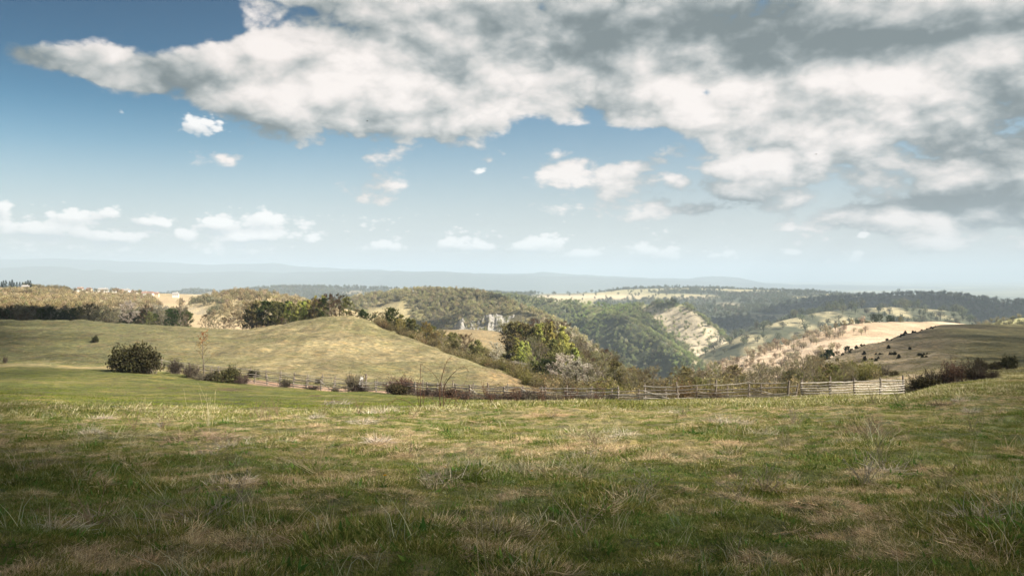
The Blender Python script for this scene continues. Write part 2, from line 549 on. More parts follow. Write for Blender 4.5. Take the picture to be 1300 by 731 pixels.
def m_ground(nt, b):
    p = pos(nt)
    c = attr(nt, 'tint')
    n1 = noise(nt, p, 0.9, 5, 0.65)
    n2 = noise(nt, p, 6.0, 4, 0.65)
    n3 = noise(nt, p, 0.07, 6, 0.6)
    k = n1.smooth(0.3, 0.72, 0.62, 1.4) * n2.smooth(0.25, 0.75, 0.7, 1.28) * n3.smooth(0.3, 0.7, 0.8, 1.22)
    v = nt.nodes.new('ShaderNodeVectorMath')
    v.operation = 'SCALE'
    nt.links.new(c.s, v.inputs[0])
    nt.links.new(k.s, v.inputs['Scale'])
    straw = mixc(nt, 1.0, N(nt, v.outputs[0]), (1.3, 1.12, 0.95), 'MULTIPLY')
    col = mixc(nt, noise(nt, p, 0.45, 4, 0.7).smooth(0.45, 0.7), N(nt, v.outputs[0]), straw)
    nt.links.new(col.s, b.inputs['Base Color'])
    bump(nt, b, n1 * 0.5 + n2 * 0.25 + n3 * 1.2, 0.9, 0.5)


M = {}
ALB = 0.62                                           # one factor for the albedo of turf and foliage
M['ground'] = material('meadow', m_ground, 0.95)


# ------------------------------------------------------------------ where things lie in the picture's columns and distances
TRACK = [(200, 124), (300, 116), (330, 114), (400, 109), (470, 102), (520, 96), (600, 87), (700, 78), (790, 73), (860, 69), (1000, 66), (1140, 66)]
FRONT = [(218, 119), (330, 111), (400, 104), (470, 97), (520, 91), (600, 81), (690, 72.5), (760, 68), (870, 63.5), (1000, 60.5)]
BACK = [(205, 131), (300, 125), (362, 121), (410, 116), (462, 110), (540, 102), (600, 96), (650, 91), (760, 82), (870, 76), (1010, 71)]
EASTF = [(1018, 61), (1060, 60.5), (1100, 60.5), (1146, 61)]


def line_y(line, px):
    return np.interp(px, [p[0] for p in line], [p[1] for p in line])


def tone(X, Y, Z, who):
    """Albedo of bare ground and turf by place."""
    px = PX0 + F * X / np.maximum(Y, 1.5)
    py = PY0 + (EYE - Z) * F / np.maximum(Y, 1.5)
    n = len(X)
    green = np.array((0.105, 0.120, 0.036)); lush = np.array((0.098, 0.108, 0.026)); dry = np.array((0.29, 0.235, 0.115)); straw = np.array((0.36, 0.29, 0.17))
    soil = np.array((0.10, 0.065, 0.042)); pink = np.array((0.46, 0.285, 0.205)); floor = np.array((0.105, 0.085, 0.050)); tan = np.array((0.46, 0.35, 0.225))
    n1, n2, n3 = fbm(X / 4, Y / 4, 4, 31), fbm(X / 22, Y / 22, 4, 32), fbm(X / 130, Y / 130, 4, 33)

    def mix(a, b, t):
        t = np.asarray(t)[..., None]
        return a * (1 - t) + b * t
    c = mix(np.tile(green, (n, 1)), dry, np.clip(sstep(n1, 0.42, 0.66) * 0.6 + sstep(n2, 0.45, 0.65) * 0.4, 0, 1))
    # the mown strip of fresh turf between the rough grass and the fences
    f = line_y(FRONT, px)
    mown = sstep(Y + (n1 - 0.5) * 14 + (n2 - 0.5) * 8, 28, 38) * sstep(Y, f + 3, f - 3) * sstep(px, 640, 560)
    c = mix(c, mix(np.tile(lush, (n, 1)), np.array((0.19, 0.165, 0.055)), sstep(n1, 0.42, 0.72) * 0.8), mown)
    # grazed knoll behind, drier towards its top
    kn = sstep(Y, f + 8, f + 20) * sstep(px, 1000, 800) * (Y < 480)
    kc = mix(np.tile(np.array((0.175, 0.162, 0.075)), (n, 1)), np.array((0.275, 0.232, 0.125)), sstep(n1 * 0.5 + n2 * 0.5, 0.38, 0.62))
    kc = mix(kc, np.array((0.095, 0.100, 0.040)), sstep(px, 380, 110) * 0.85)  # greener towards the left, with shade put into the turf colour too
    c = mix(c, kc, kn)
    kn2 = kn * sstep(fbm(X / 2.2, Y / 5.0, 3, 35), 0.56, 0.66) * 0.6
    c = mix(c, np.array((0.13, 0.105, 0.055)), kn2)
    # pasture strip below the crag
    c = mix(c, np.array((0.27, 0.212, 0.115)), kn * sstep(px, 500, 545) * sstep(Y, 320, 360))
    # scrub floor of the valley behind the fences
    val = sstep(px, 620, 700) * sstep(px, 1050, 1000) * sstep(Y, f + 18, f + 32) * (Y < 700)
    c = mix(c, floor, val * 0.9)
    c = mix(c, np.array((0.28, 0.20, 0.105)), sstep(px, 590, 640) * sstep(px, 720, 690) * sstep(Y, f + 22, f + 40) * sstep(Y, 185, 165) * 0.7)
    # right-hand hill
    rh = sstep(px, 1005, 1060) * sstep(Y, 70, 90) * (who == 0)
    rc = mix(np.tile(np.array((0.40, 0.325, 0.215)), (n, 1)), np.array((0.28, 0.225, 0.145)), sstep(n1 * 0.4 + n2 * 0.6, 0.42, 0.62))
    rc = mix(rc, np.array((0.20, 0.19, 0.085)), sstep(px + (n2 - 0.5) * 150, 1150, 1260) * 0.8)
    c = mix(c, rc, rh)
    for (a, y0, w, h) in ((1075, 285, 9, 6), (1085, 272, 9, 5), (1130, 330, 14, 5), (1088, 210, 10, 6), (1165, 350, 16, 6)):
        c = mix(c, np.array((0.10, 0.075, 0.055)), rh * np.exp(-((px - a) / w) ** 2 - ((Y - y0) / h) ** 2 * 0.6) * 0.7)
    # cart track, two earth ruts
    t = line_y(TRACK, px)
    w = 3.6 + 1.4 * n1
    on = sstep(np.abs(Y - t), w + 2.6, w) * sstep(px, 205, 290) * sstep(px, 1010, 900)
    c = mix(c, mix(np.tile(pink, (n, 1)), np.array((0.36, 0.27, 0.19)), n2), on * 0.95)
    # faint wheel track climbing the knoll
    tx = np.interp(Y, [150, 185, 215, 240, 256], [402, 422, 436, 443, 452])
    for o in (-4, 4):
        c = mix(c, straw, kn * np.exp(-((px - tx - o) / 1.5) ** 2) * (Y > 150) * (Y < 258) * 0.4)
    # bare earth patches in the turf
    for (a, b0, w_, h_) in ((295, 494, 24, 2.2), (207, 492, 7, 1.3), (400, 502, 8, 1.4), (50, 500, 8, 2), (287, 511, 6, 1.5), (426, 510, 9, 1.5)):
        c = mix(c, soil, np.exp(-(((px - a) / w_) ** 2 + ((py - b0) / h_) ** 2) ** 2) * (Y < 115) * 0.9)

    names = ['near'] + list(RIDGES)

    def on_(k):
        return who == names.index(k)
    fn = fbm(X / 60, Y / 60, 4, 41)
    fm = fbm(X / 300, Y / 300, 3, 42)
    grass_l = np.array((0.215, 0.195, 0.085)); gold = np.array((0.46, 0.365, 0.20)); wood = np.array((0.075, 0.075, 0.035)); wood2 = np.array((0.12, 0.105, 0.055)); pale = np.array((0.62, 0.53, 0.36)); rock = np.array((0.58, 0.53, 0.46))
    T = np.tile
    lay = {}
    lay['plateau'] = mix(T(gold * 0.85, (n, 1)), pale * 0.75, sstep(fn, 0.5, 0.62) * 0.7 + sstep(px, 190, 240) * 0.3)
    lay['plateau'] = mix(lay['plateau'], pale * np.array((0.72, 0.66, 0.58)), sstep(px, 165, 200) * sstep(py, 374, 379))
    lay['gold'] = mix(T(gold * np.array((1.0, 1.02, 1.0)), (n, 1)), pale * 0.78, sstep(fm * 0.5 + fn * 0.5, 0.46, 0.56))
    lay['far_west'] = mix(T(np.array((0.05, 0.06, 0.04)), (n, 1)), pale * 0.6, 0.8 * sstep(fbm(X / 300, Y / 240, 4, 46), 0.56, 0.64))
    dm = mix(T(wood2, (n, 1)), grass_l, sstep(fn, 0.47, 0.6))
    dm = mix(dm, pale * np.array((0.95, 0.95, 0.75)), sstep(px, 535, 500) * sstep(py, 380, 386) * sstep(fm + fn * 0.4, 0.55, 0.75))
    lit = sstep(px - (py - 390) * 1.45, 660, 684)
    dm = mix(dm, pale, lit * 0.9)  # bare pale slope of the right flank, its sunlit look painted in as well
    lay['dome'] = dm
    cy = mix(T(np.array((0.072, 0.083, 0.042)), (n, 1)), np.array((0.17, 0.18, 0.075)), sstep(fn, 0.46, 0.62))
    strip = sstep(px - (py - 392) * 1.05, 812, 822) * sstep(px - (py - 392) * 1.12, 884, 868) * sstep(py, 386, 396)
    cy = mix(cy, np.array((0.85, 0.73, 0.54)), strip * (0.55 + 0.45 * sstep(fn, 0.4, 0.55)))  # pale scree flank, some of its sunlight put into the colour
    cy = mix(cy, np.array((0.36, 0.36, 0.17)), sstep(px - (py - 410) * 1.2, 712, 730) * sstep(px - (py - 410) * 1.2, 775, 750) * sstep(py, 418, 440) * 0.8)
    lay['canyon'] = cy
    lay['rib'] = mix(T(np.array((0.075, 0.085, 0.04)), (n, 1)), pale, sstep(px - (py - 392) * 1.05, 800, 818) * 0.85)
    ms = mix(T(np.array((0.058, 0.070, 0.040)), (n, 1)), np.array((0.36, 0.33, 0.18)), sstep(fbm(X / 420, Y / 300, 4, 44), 0.53, 0.60))
    ms = mix(ms, pale, sstep(px, 660, 705) * sstep(px, 845, 790) * np.exp(-((py - 377) / 3.2) ** 2))
    ms = mix(ms, pale * 0.9, np.exp(-((px - 935) / 16) ** 2 - ((py - 371.5) / 1.5) ** 2) + 0.8 * np.exp(-((px - 880) / 25) ** 2 - ((py - 377) / 2) ** 2) + 0.7 * np.exp(-((px - 925) / 14) ** 2 - ((py - 387) / 2.5) ** 2))
    lay['mesa'] = ms
    lay['east'] = mix(T(np.array((0.058, 0.066, 0.042)), (n, 1)), np.array((0.13, 0.125, 0.07)), sstep(fbm(X / 180, Y / 160, 4, 45), 0.5, 0.62))
    sh = mix(T(np.array((0.075, 0.083, 0.045)), (n, 1)), np.array((0.42, 0.37, 0.22)), sstep(fn * 0.6 + fm * 0.4, 0.49, 0.58) * 0.8)
    lay['shoulder'] = sh
    tn = mix(T(np.array((0.58, 0.46, 0.33)), (n, 1)), np.array((0.44, 0.33, 0.215)), sstep(fn, 0.48, 0.64) * 0.8)
    lay['tan'] = tn
    lay['corner'] = mix(T(np.array((0.34, 0.33, 0.15)), (n, 1)), wood, sstep(fn, 0.55, 0.65))
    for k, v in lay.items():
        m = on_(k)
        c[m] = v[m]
    deep = Z < -255
    c[deep] = np.array((0.10, 0.11, 0.06))
    return c


# ------------------------------------------------------------------ the ground: one sheet from the viewer's feet to the far plateaus
gp = np.concatenate([np.linspace(-700, -80, 40)[:-1], np.linspace(-80, 1380, 590), np.linspace(1380, 2100, 40)[1:]])
gy = np.concatenate([np.exp(np.linspace(math.log(1.5), math.log(60), 190))[:-1], np.exp(np.linspace(math.log(60), math.log(2300), 390))[:-1], np.exp(np.linspace(math.log(2300), math.log(8000), 90))])
GPX, GYY = np.meshgrid(gp, gy)
GX = (GPX - PX0) / F * GYY
Z, WHO = ground(GX.ravel(), GYY.ravel(), True)
TC = tone(GX.ravel(), GYY.ravel(), Z, WHO)
nr, nc = GPX.shape
idx = np.arange(nr * nc).reshape(nr, nc)
faces = np.stack([idx[:-1, :-1], idx[:-1, 1:], idx[1:, 1:], idx[1:, :-1]], -1).reshape(-1, 4)
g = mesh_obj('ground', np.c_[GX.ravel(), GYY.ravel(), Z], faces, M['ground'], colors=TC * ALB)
g['kind'] = 'structure'

# behind the viewer the meadow goes on up the slope
bx, by = np.meshgrid(np.linspace(-70, 70, 60), np.concatenate([np.linspace(-70, 0, 30), [0.8, 1.5]]))
sx = bx * np.where(by > 0, 1, 1)
bz = 0.5 - 0.129 * by + micro(sx, by)
front = by > 1.4
bz[front] = ground(bx[front], by[front]) - 0.01
bi = np.arange(bx.size).reshape(bx.shape)
bf = np.stack([bi[:-1, :-1], bi[:-1, 1:], bi[1:, 1:], bi[1:, :-1]], -1).reshape(-1, 4)
o = mesh_obj('meadow_behind', np.c_[bx.ravel(), by.ravel(), bz.ravel()], bf, M['ground'], colors=np.tile((0.10, 0.10, 0.035), (bx.size, 1)))
o['kind'] = 'structure'


def m_plain(nt, b):
    p = pos(nt)
    n = noise(nt, p, 0.0007, 6, 0.6)
    c = n.ramp([(0.35, (0.05, 0.065, 0.035)), (0.5, (0.12, 0.12, 0.06)), (0.62, (0.25, 0.23, 0.13))])
    nt.links.new(c.s, b.inputs['Base Color'])


M['plain'] = material('far_plain', m_plain)
ang = np.linspace(0, 2 * np.pi, 97)[:-1]
pv = [(0, 0, -264)] + [(48000 * math.sin(a), 48000 * math.cos(a), -264) for a in ang]
o = mesh_obj('plain', pv, [(0, 1 + (i + 1) % 96, 1 + i) for i in range(96)], M['plain'])
o['kind'] = 'structure'

# far ranges
RANGES = [
    ([(-700, 340), (0, 340), (60, 338), (90, 340), (110, 344), (125, 342), (150, 346), (200, 345), (240, 347), (300, 344.5), (340, 346), (400, 345), (480, 344), (560, 344.5), (600, 347), (640, 349), (760, 352), (900, 358), (1000, 366), (1100, 372)], 15000),
    ([(420, 352), (560, 349), (640, 347), (675, 346.5), (690, 345), (705, 347), (760, 349.5), (800, 351.5), (850, 353.5), (875, 353.5), (890, 352), (905, 351), (925, 352), (940, 352.5), (950, 355), (970, 359), (1020, 362), (1130, 364), (1250, 368)], 17500),
    ([(-700, 326), (0, 329), (60, 328.5), (120, 330), (200, 333), (260, 335), (310, 334.5), (350, 333.5), (380, 338), (460, 342), (560, 346), (700, 352), (800, 362)], 19500),
]
M['range'] = material('far_range', lambda nt, b: setattr(b.inputs['Base Color'], 'default_value', (0.055, 0.065, 0.055, 1)))
for cr, D in RANGES:
    xs = np.linspace(cr[0][0], cr[-1][0], 420)
    ys = np.interp(xs, [p[0] for p in cr], [p[1] for p in cr])
    ys += (fbm(xs / 23.0, xs * 0 + D / 1000, 5, 7) - 0.5) * 3.2
    zc = EYE - (ys - PY0) / F * D
    X = (xs - PX0) / F * D
    rows = []
    for k, (dy, fz) in enumerate(((-2600, 0.0), (-1500, 0.42), (-700, 0.75), (0, 1.0), (1500, 0.5), (3000, 0.0))):
        z = -270 + (zc + 270) * fz
        if 0 < fz < 1:
            z = z + (fbm(X / 900, X * 0 + dy / 900.0, 4, k) - 0.5) * 160
        rows.append(np.c_[X, np.full_like(X, D + dy), z])
    v = np.concatenate(rows)
    ii = np.arange(len(v)).reshape(len(rows), -1)
    f = np.stack([ii[:-1, :-1], ii[:-1, 1:], ii[1:, 1:], ii[1:, :-1]], -1).reshape(-1, 4)
    o = mesh_obj('mountain_range', v, f, M['range'])
    o['kind'] = 'structure'


# ------------------------------------------------------------------ the air
def build_haze():
    hb = 49000.0
    v = [(x, y, z) for z in (-272.0, 430.0) for y in (-3000.0, 48500.0) for x in (-hb, hb)]
    f = [(0, 2, 3, 1), (4, 5, 7, 6), (0, 1, 5, 4), (2, 6, 7, 3), (0, 4, 6, 2), (1, 3, 7, 5)]
    m = bpy.data.materials.new('haze')
    m.use_nodes = True
    nt = m.node_tree
    nt.nodes.clear()
    pv_ = nt.nodes.new('ShaderNodeVolumePrincipled')
    pv_.inputs['Color'].default_value = (0.46, 0.56, 0.67, 1)
    pv_.inputs['Density'].default_value = HAZE
    pv_.inputs['Anisotropy'].default_value = 0.0
    out = nt.nodes.new('ShaderNodeOutputMaterial')
    nt.links.new(pv_.outputs[0], out.inputs['Volume'])
    o = mesh_obj('haze', v, f, m, smooth=False)
    o['kind'] = 'stuff'
    o['label'] = 'pale blue haze lying over the far hills'


HAZE = 0.000088
build_haze()


# ------------------------------------------------------------------ unseen puff meshes added above the frame, shaped to throw shade on the land
def m_shade_cloud(nt, b, thick=0.85):
    out = nt.nodes['Material Output']
    nt.nodes.remove(b)
    d = nt.nodes.new('ShaderNodeBsdfDiffuse')
    d.inputs[0].default_value = (0.9, 0.9, 0.9, 1)
    t = nt.nodes.new('ShaderNodeBsdfTransparent')
    x = nt.nodes.new('ShaderNodeMixShader')
    x.inputs[0].default_value = thick
    nt.links.new(t.outputs[0], x.inputs[1])
    nt.links.new(d.outputs[0], x.inputs[2])
    nt.links.new(x.outputs[0], out.inputs['Surface'])


def plain_material(name, f):
    m = bpy.data.materials.new(name)
    m.use_nodes = True
    f(m.node_tree, m.node_tree.nodes['Principled BSDF'])
    return m


M['shade_cloud'] = plain_material('shade_cloud', m_shade_cloud)
M['thin_shade_cloud'] = plain_material('thin_shade_cloud', lambda nt, b: m_shade_cloud(nt, b, 0.20))


def ico(sub):
    bm = bmesh.new()
    bmesh.ops.create_icosphere(bm, subdivisions=sub, radius=1.0)
    v = np.array([w.co[:] for w in bm.verts])
    f = np.array([[w.index for w in p.verts] for p in bm.faces])
    bm.free()
    return v, f


ICO1, ICO2 = ico(1), ico(2)


def shade_near(px, Y):
    left = np.interp(Y, [0, 11.4, 12.4, 15, 23, 50, 100, 200, 300, 330, 345], [900, 640, 440, 270, 140, 50, 140, 140, 110, 80, 260])
    right = np.interp(Y, [0, 11.4, 12.4, 15, 23, 45, 66, 80, 100, 130], [900, 900, 1010, 1110, 1170, 1200, 1200, 1120, 1060, 1030])
    far_l = np.interp(px, [-300, 0, 60, 130, 190, 235, 236], [1200, 1080, 760, 540, 440, 400, 0])
    far_r = np.interp(px, [0, 1000, 1050, 1190, 1300, 1700], [0, 330, 400, 520, 560, 560])
    l = (px < left) & ((Y < far_l) | (Y < 100))
    r = (px > right) & ((Y < far_r) | (Y < 100))
    return l | r


def shade_far(px, Y):
    s = np.zeros(np.shape(px), bool)
    for (a, b, w, h) in ((1160, 2750, 190, 330), (1330, 2650, 200, 300), (1040, 3100, 60, 200), (775, 1750, 26, 120), (850, 1790, 26, 70), (560, 1240, 45, 70), (620, 1330, 30, 40),
                         (960, 2500, 55, 260), (690, 1270, 12, 60), (730, 345, 70, 45)):
        s |= ((px - a) / w) ** 2 + ((Y - b) / h) ** 2 < 1
    return s


def build_shade_clouds():
    r0 = np.random.RandomState(3)
    for nm, fn, x0, x1, y0, y1, radii, H in (('shade_cloud', shade_near, -420, 420, -60, 1150, (60, 34, 18, 9, 4.6, 2.4), 490.0), ('shade_cloud', shade_far, -300, 2100, 250, 3200, (150, 80, 42, 22), 980.0)):
        vs, fs, n, thin = [], [], 0, []
        for r in radii:
            st = r * 1.05
            lim = 34 if r < 3 else 70 if r < 10 else 1e9
            xs, ys = np.meshgrid(np.arange(max(x0, -lim), min(x1, lim), st), np.arange(max(y0, -lim * 0.3), min(y1, lim), st))
            xs = (xs + r0.uniform(-.3, .3, xs.shape) * st).ravel()
            ys = (ys + r0.uniform(-.3, .3, ys.shape) * st).ravel()
            ok = np.ones(len(xs), bool)
            core = np.ones(len(xs), bool)
            for k in range(24):
                a = k * math.pi / 12
                for q, tgt in ((1.15, ok), (0.7, ok), (0.3, ok), (3.4, core), (2.2, core)):
                    xx, yy = xs + math.cos(a) * r * q, ys + math.sin(a) * r * q
                    m = np.where(yy > 0.5, fn(PX0 + F * xx / np.maximum(yy, 0.5), yy), fn is shade_near)
                    tgt &= m
            if r != radii[0]:
                ok &= ~core
            for x, y in zip(xs[ok], ys[ok]):
                z = -0.13 * max(y, 0) if y < 120 else -16
                if y > 500:
                    z = -50
                c = np.array((x, y, z)) + np.array(SUN) * (H - z) / SUN.z
                v, f = ICO1
                s = r * r0.uniform(0.9, 1.15)
                vv = v * (1 + (r0.rand(len(v), 1) - 0.5) * 0.25) * np.array((s, s, s * 0.5)) + c
                vs.append(vv); fs.append(f + n); n += len(v)
                thin += [int(fn is shade_near and 58 < y < (330 if x < 0 else 900))] * len(f)
        o = mesh_obj(nm, np.concatenate(vs), np.concatenate(fs), [M['shade_cloud'], M['thin_shade_cloud']], matidx=thin)
        o['kind'] = 'structure'


build_shade_clouds()


# ------------------------------------------------------------------ vegetation: materials
def m_leafy(trans, var=0.5, hue=0.04, inst=False):
    def f(nt, b):
        out = nt.nodes['Material Output']
        nt.nodes.remove(b)
        c = attr(nt, 'tint')
        rn = N(nt, nt.nodes.new('ShaderNodeObjectInfo').outputs['Random'])
        if inst:
            c = mixc(nt, 1.0, c, attr(nt, 'tone', 'Color', 'INSTANCER'), 'MULTIPLY')
        h = nt.nodes.new('ShaderNodeHueSaturation')
        (rn * 1.0).s
        nt.links.new(((rn * 37.7)._m('FRACT', rn * 37.7) * (2 * hue) + (0.5 - hue)).s, h.inputs['Hue'])
        nt.links.new((rn * var + (1 - var / 2)).s, h.inputs['Value'])
        nt.links.new(c.s, h.inputs['Color'])
        d = nt.nodes.new('ShaderNodeBsdfDiffuse')
        t = nt.nodes.new('ShaderNodeBsdfTranslucent')
        nt.links.new(h.outputs[0], d.inputs[0])
        nt.links.new(h.outputs[0], t.inputs[0])
        x = nt.nodes.new('ShaderNodeMixShader')
        x.inputs[0].default_value = trans
        nt.links.new(d.outputs[0], x.inputs[1])
        nt.links.new(t.outputs[0], x.inputs[2])
        nt.links.new(x.outputs[0], out.inputs['Surface'])
    return f


M['leaf'] = plain_material('foliage', m_leafy(0.35, 0.5, 0.03))
M['wood_far'] = plain_material('woodland', m_leafy(0.3, 0.3, 0.012, True))
M['blade'] = plain_material('grass_blade', m_leafy(0.3, 0.35, 0.015, True))
M['weed'] = plain_material('dry_stem', m_leafy(0.15, 0.3, 0.015))
M['bark'] = material('bark', lambda nt, b: nt.links.new(mixc(nt, noise(nt, pos(nt), 7, 4, 0.7), (0.07, 0.055, 0.04), (0.20, 0.165, 0.125)).s, b.inputs['Base Color']))
M['birch'] = material('birch_bark', lambda nt, b: nt.links.new(mixc(nt, noise(nt, pos(nt), 3, 4, 0.8).smooth(0.5, 0.62), (0.50, 0.47, 0.42), (0.09, 0.075, 0.06)).s, b.inputs['Base Color']))


class Soup:
    """Collects tapered rods and small blades with a colour each."""
    def __init__(self):
        self.v, self.f, self.c = [], [], []

    def rod(self, a, b, r0, r1, col, n=4):
        a, b = np.asarray(a, float), np.asarray(b, float)
        d = b - a
        L = np.linalg.norm(d)
        if L < 1e-6:
            return
        d = d / L
        u = np.cross(d, (0.3, 0.9, 0.1) if abs(d[1]) < 0.8 else (1, 0, 0))
        u /= np.linalg.norm(u)
        w = np.cross(d, u)
        k = len(self.v)
        for i in range(n):
            t = 2 * math.pi * i / n
            e = u * math.cos(t) + w * math.sin(t)
            self.v.append(a + e * r0); self.v.append(b + e * r1)
            self.c += [col, col]
        for i in range(n):
            j = (i + 1) % n
            self.f.append((k + 2 * i, k + 2 * j, k + 2 * j + 1, k + 2 * i + 1))

    def tri(self, a, b, w, col, side=None):
        """A flat pointed blade from a to b."""
        a, b = np.asarray(a, float), np.asarray(b, float)
        d = b - a
        s = np.cross(d, side if side is not None else (rnd.uniform(-1, 1), rnd.uniform(-1, 1), rnd.uniform(-1, 1)))
        s = s / (np.linalg.norm(s) + 1e-9) * w
        k = len(self.v)
        self.v += [a - s, a + s, b]
        self.c += [col] * 3
        self.f.append((k, k + 1, k + 2))

    def leaf(self, p, s, col):
        u = np.array([rnd.gauss(0, 1) for _ in range(3)]); u /= np.linalg.norm(u)
        w = np.array([rnd.gauss(0, 1) for _ in range(3)]); w -= u * w.dot(u); w /= np.linalg.norm(w)
        p = np.asarray(p, float)
        k = len(self.v)
        self.v += [p - u * s, p + w * s * 0.6, p + u * s, p - w * s * 0.6]
        self.c += [col] * 4
        self.f.append((k, k + 1, k + 2, k + 3))

    def mesh(self, name, mat):
        me = bpy.data.meshes.new(name)
        me.from_pydata([tuple(v) for v in self.v], [], self.f)
        me.materials.append(mat)
        ca = me.color_attributes.new('tint', 'FLOAT_COLOR', 'POINT')
        ca.data.foreach_set('color', np.c_[np.array(self.c, np.float32) * ALB, np.ones(len(self.v), np.float32)].ravel())
        return me


def vary(c, a=0.25):
    k = 1 + rnd.uniform(-a, a)
    return (c[0] * k * (1 + rnd.uniform(-.08, .08)), c[1] * k, c[2] * k * (1 + rnd.uniform(-.1, .1)))


def unit(v):
    v = np.asarray(v, float)
    return v / (np.linalg.norm(v) + 1e-9)


def grow(kind, H, seed):
    """(trunk soup, crown soup) of a tree about H metres tall."""
    global rnd
    keep, rnd = rnd, random.Random(seed)
    P = dict(
        bare=dict(w=0.40, low=0.05, limbs=15, twig=(0.27, 0.24, 0.165), leaf=(0.32, 0.285, 0.125), nl=0.8, ls=0.085, up=0.9, tr=0.15),
        budding=dict(w=0.42, low=0.04, limbs=15, twig=(0.145, 0.105, 0.068), leaf=(0.165, 0.115, 0.055), nl=1.5, ls=0.11, up=0.8, tr=0.15),
        birch=dict(w=0.24, low=0.08, limbs=20, twig=(0.12, 0.10, 0.05), leaf=(0.56, 0.56, 0.155), nl=4.2, ls=0.12, up=0.9, tr=0.11),
        olive=dict(w=0.38, low=0.04, limbs=16, twig=(0.10, 0.085, 0.05), leaf=(0.27, 0.25, 0.095), nl=3.6, ls=0.15, up=0.8, tr=0.15),
        green=dict(w=0.36, low=0.03, limbs=17, twig=(0.08, 0.07, 0.04), leaf=(0.075, 0.105, 0.03), nl=4.6, ls=0.16, up=0.7, tr=0.15),
        blossom=dict(w=0.40, low=0.04, limbs=16, twig=(0.22, 0.18, 0.12), leaf=(0.66, 0.60, 0.47), nl=3.2, ls=0.12, up=0.8, tr=0.12),
        ochre=dict(w=0.36, low=0.05, limbs=16, twig=(0.14, 0.10, 0.05), leaf=(0.44, 0.36, 0.12), nl=2.8, ls=0.13, up=0.8, tr=0.14),
    )[kind]
    T, K = Soup(), Soup()
    tc = (0.5, 0.48, 0.44) if kind == 'birch' else (0.12, 0.1, 0.08)
    pts = [np.zeros(3)]
    n = 7
    for i in range(1, n + 1):
        t = i / n
        pts.append(np.array((rnd.uniform(-1, 1) * 0.035 * H * t, rnd.uniform(-1, 1) * 0.035 * H * t, H * 0.93 * t)))
    r = P['tr'] * H / 9
    rad = [r * (1.25 if i == 0 else 1) * (1 - 0.93 * (i / n) ** 0.9) + 0.012 for i in range(n + 1)]
    for i in range(n):
        T.rod(pts[i], pts[i + 1], rad[i], rad[i + 1], tc, 6)

    def along(t):
        i = min(int(t * n), n - 1)
        return pts[i] + (pts[i + 1] - pts[i]) * (t * n - i)

    def twigs(a, b, cnt, ln):
        for _ in range(cnt):
            t = rnd.uniform(0.25, 1.0)
            p = a + (b - a) * t
            d = unit(unit(b - a) * 0.7 + np.array((rnd.gauss(0, .55), rnd.gauss(0, .55), rnd.gauss(0.25, .45))))
            e = p + d * ln * rnd.uniform(0.5, 1.2)
            K.tri(p, e, 0.022, vary(P['twig']))
            k = P['nl']
            while k > 0:
                if rnd.random() < k:
                    q = p + (e - p) * rnd.uniform(0.3, 1.05) + np.array([rnd.gauss(0, 0.09) for _ in range(3)])
                    K.leaf(q, P['ls'] * rnd.uniform(0.6, 1.3) * (H / 9) ** 0.5, vary(P['leaf'], 0.35))
                k -= 1
    W = P['w'] * H
    a0 = rnd.uniform(0, 6.28)
    for j in range(P['limbs']):
        t = P['low'] + (0.97 - P['low']) * (j + rnd.uniform(0, .7)) / P['limbs']
        base = along(t)
        a = a0 + j * 2.4 + rnd.uniform(-.4, .4)
        prof = (1 - ((t - 0.38) / 0.66) ** 2) if kind != 'birch' else (1 - max(0, t - 0.25) / 0.8)
        L = W * max(0.28, prof) * rnd.uniform(0.75, 1.15)
        up = P['up'] * rnd.uniform(0.6, 1.3) * (0.7 + t)
        d = unit((math.cos(a), math.sin(a), up))
        e = base + d * L
        mid = base + d * L * 0.5 + np.array((0, 0, -0.05 * L))
        T.rod(base, mid, 0.045 * L / 3 + 0.012, 0.03 * L / 3 + 0.008, tc, 4)
        T.rod(mid, e, 0.03 * L / 3 + 0.008, 0.008, tc, 3)
        for q in range(5):
            s = rnd.uniform(0.25, 0.95)
            p = base + (e - base) * s
            d2 = unit(d * 0.6 + np.array((rnd.gauss(0, .6), rnd.gauss(0, .6), rnd.gauss(0.4, .35))))
            e2 = p + d2 * L * rnd.uniform(0.3, 0.55)
            K.rod(p, e2, 0.018, 0.008, vary(P['twig']), 3)
            twigs(p, e2, 13, L * 0.27)
        twigs(mid, e, 12, L * 0.3)
    twigs(along(0.75), pts[-1], 18, W * 0.35)
    rnd = keep
    return T, K


def conifer(H, w, seed, col=(0.03, 0.045, 0.02)):
    global rnd
    keep, rnd = rnd, random.Random(seed)
    T, K = Soup(), Soup()
    T.rod((0, 0, 0), (0, 0, H * 0.95), 0.018 * H + 0.02, 0.01, (0.1, 0.08, 0.06), 6)
    n = 16
    for i in range(n):
        t = i / n
        z = H * (0.06 + 0.9 * t)
        L = w * (1 - t) ** 0.6 + 0.05 * w
        for k in range(9):
            a = rnd.uniform(0, 6.28)
            e = np.array((math.cos(a) * L, math.sin(a) * L, z - L * rnd.uniform(-0.25, 0.35))) * rnd.uniform(0.85, 1.1)
            b = np.array((0, 0, z))
            K.tri(b + (e - b) * 0.15, e, L * 0.16 + 0.03, vary(col, .4), (rnd.gauss(0, .4), rnd.gauss(0, .4), 1))
            for q in range(3):
                K.leaf(b + (e - b) * rnd.uniform(.4, 1), 0.10 * w + 0.04, vary(col, .4))
    rnd = keep
    return T, K


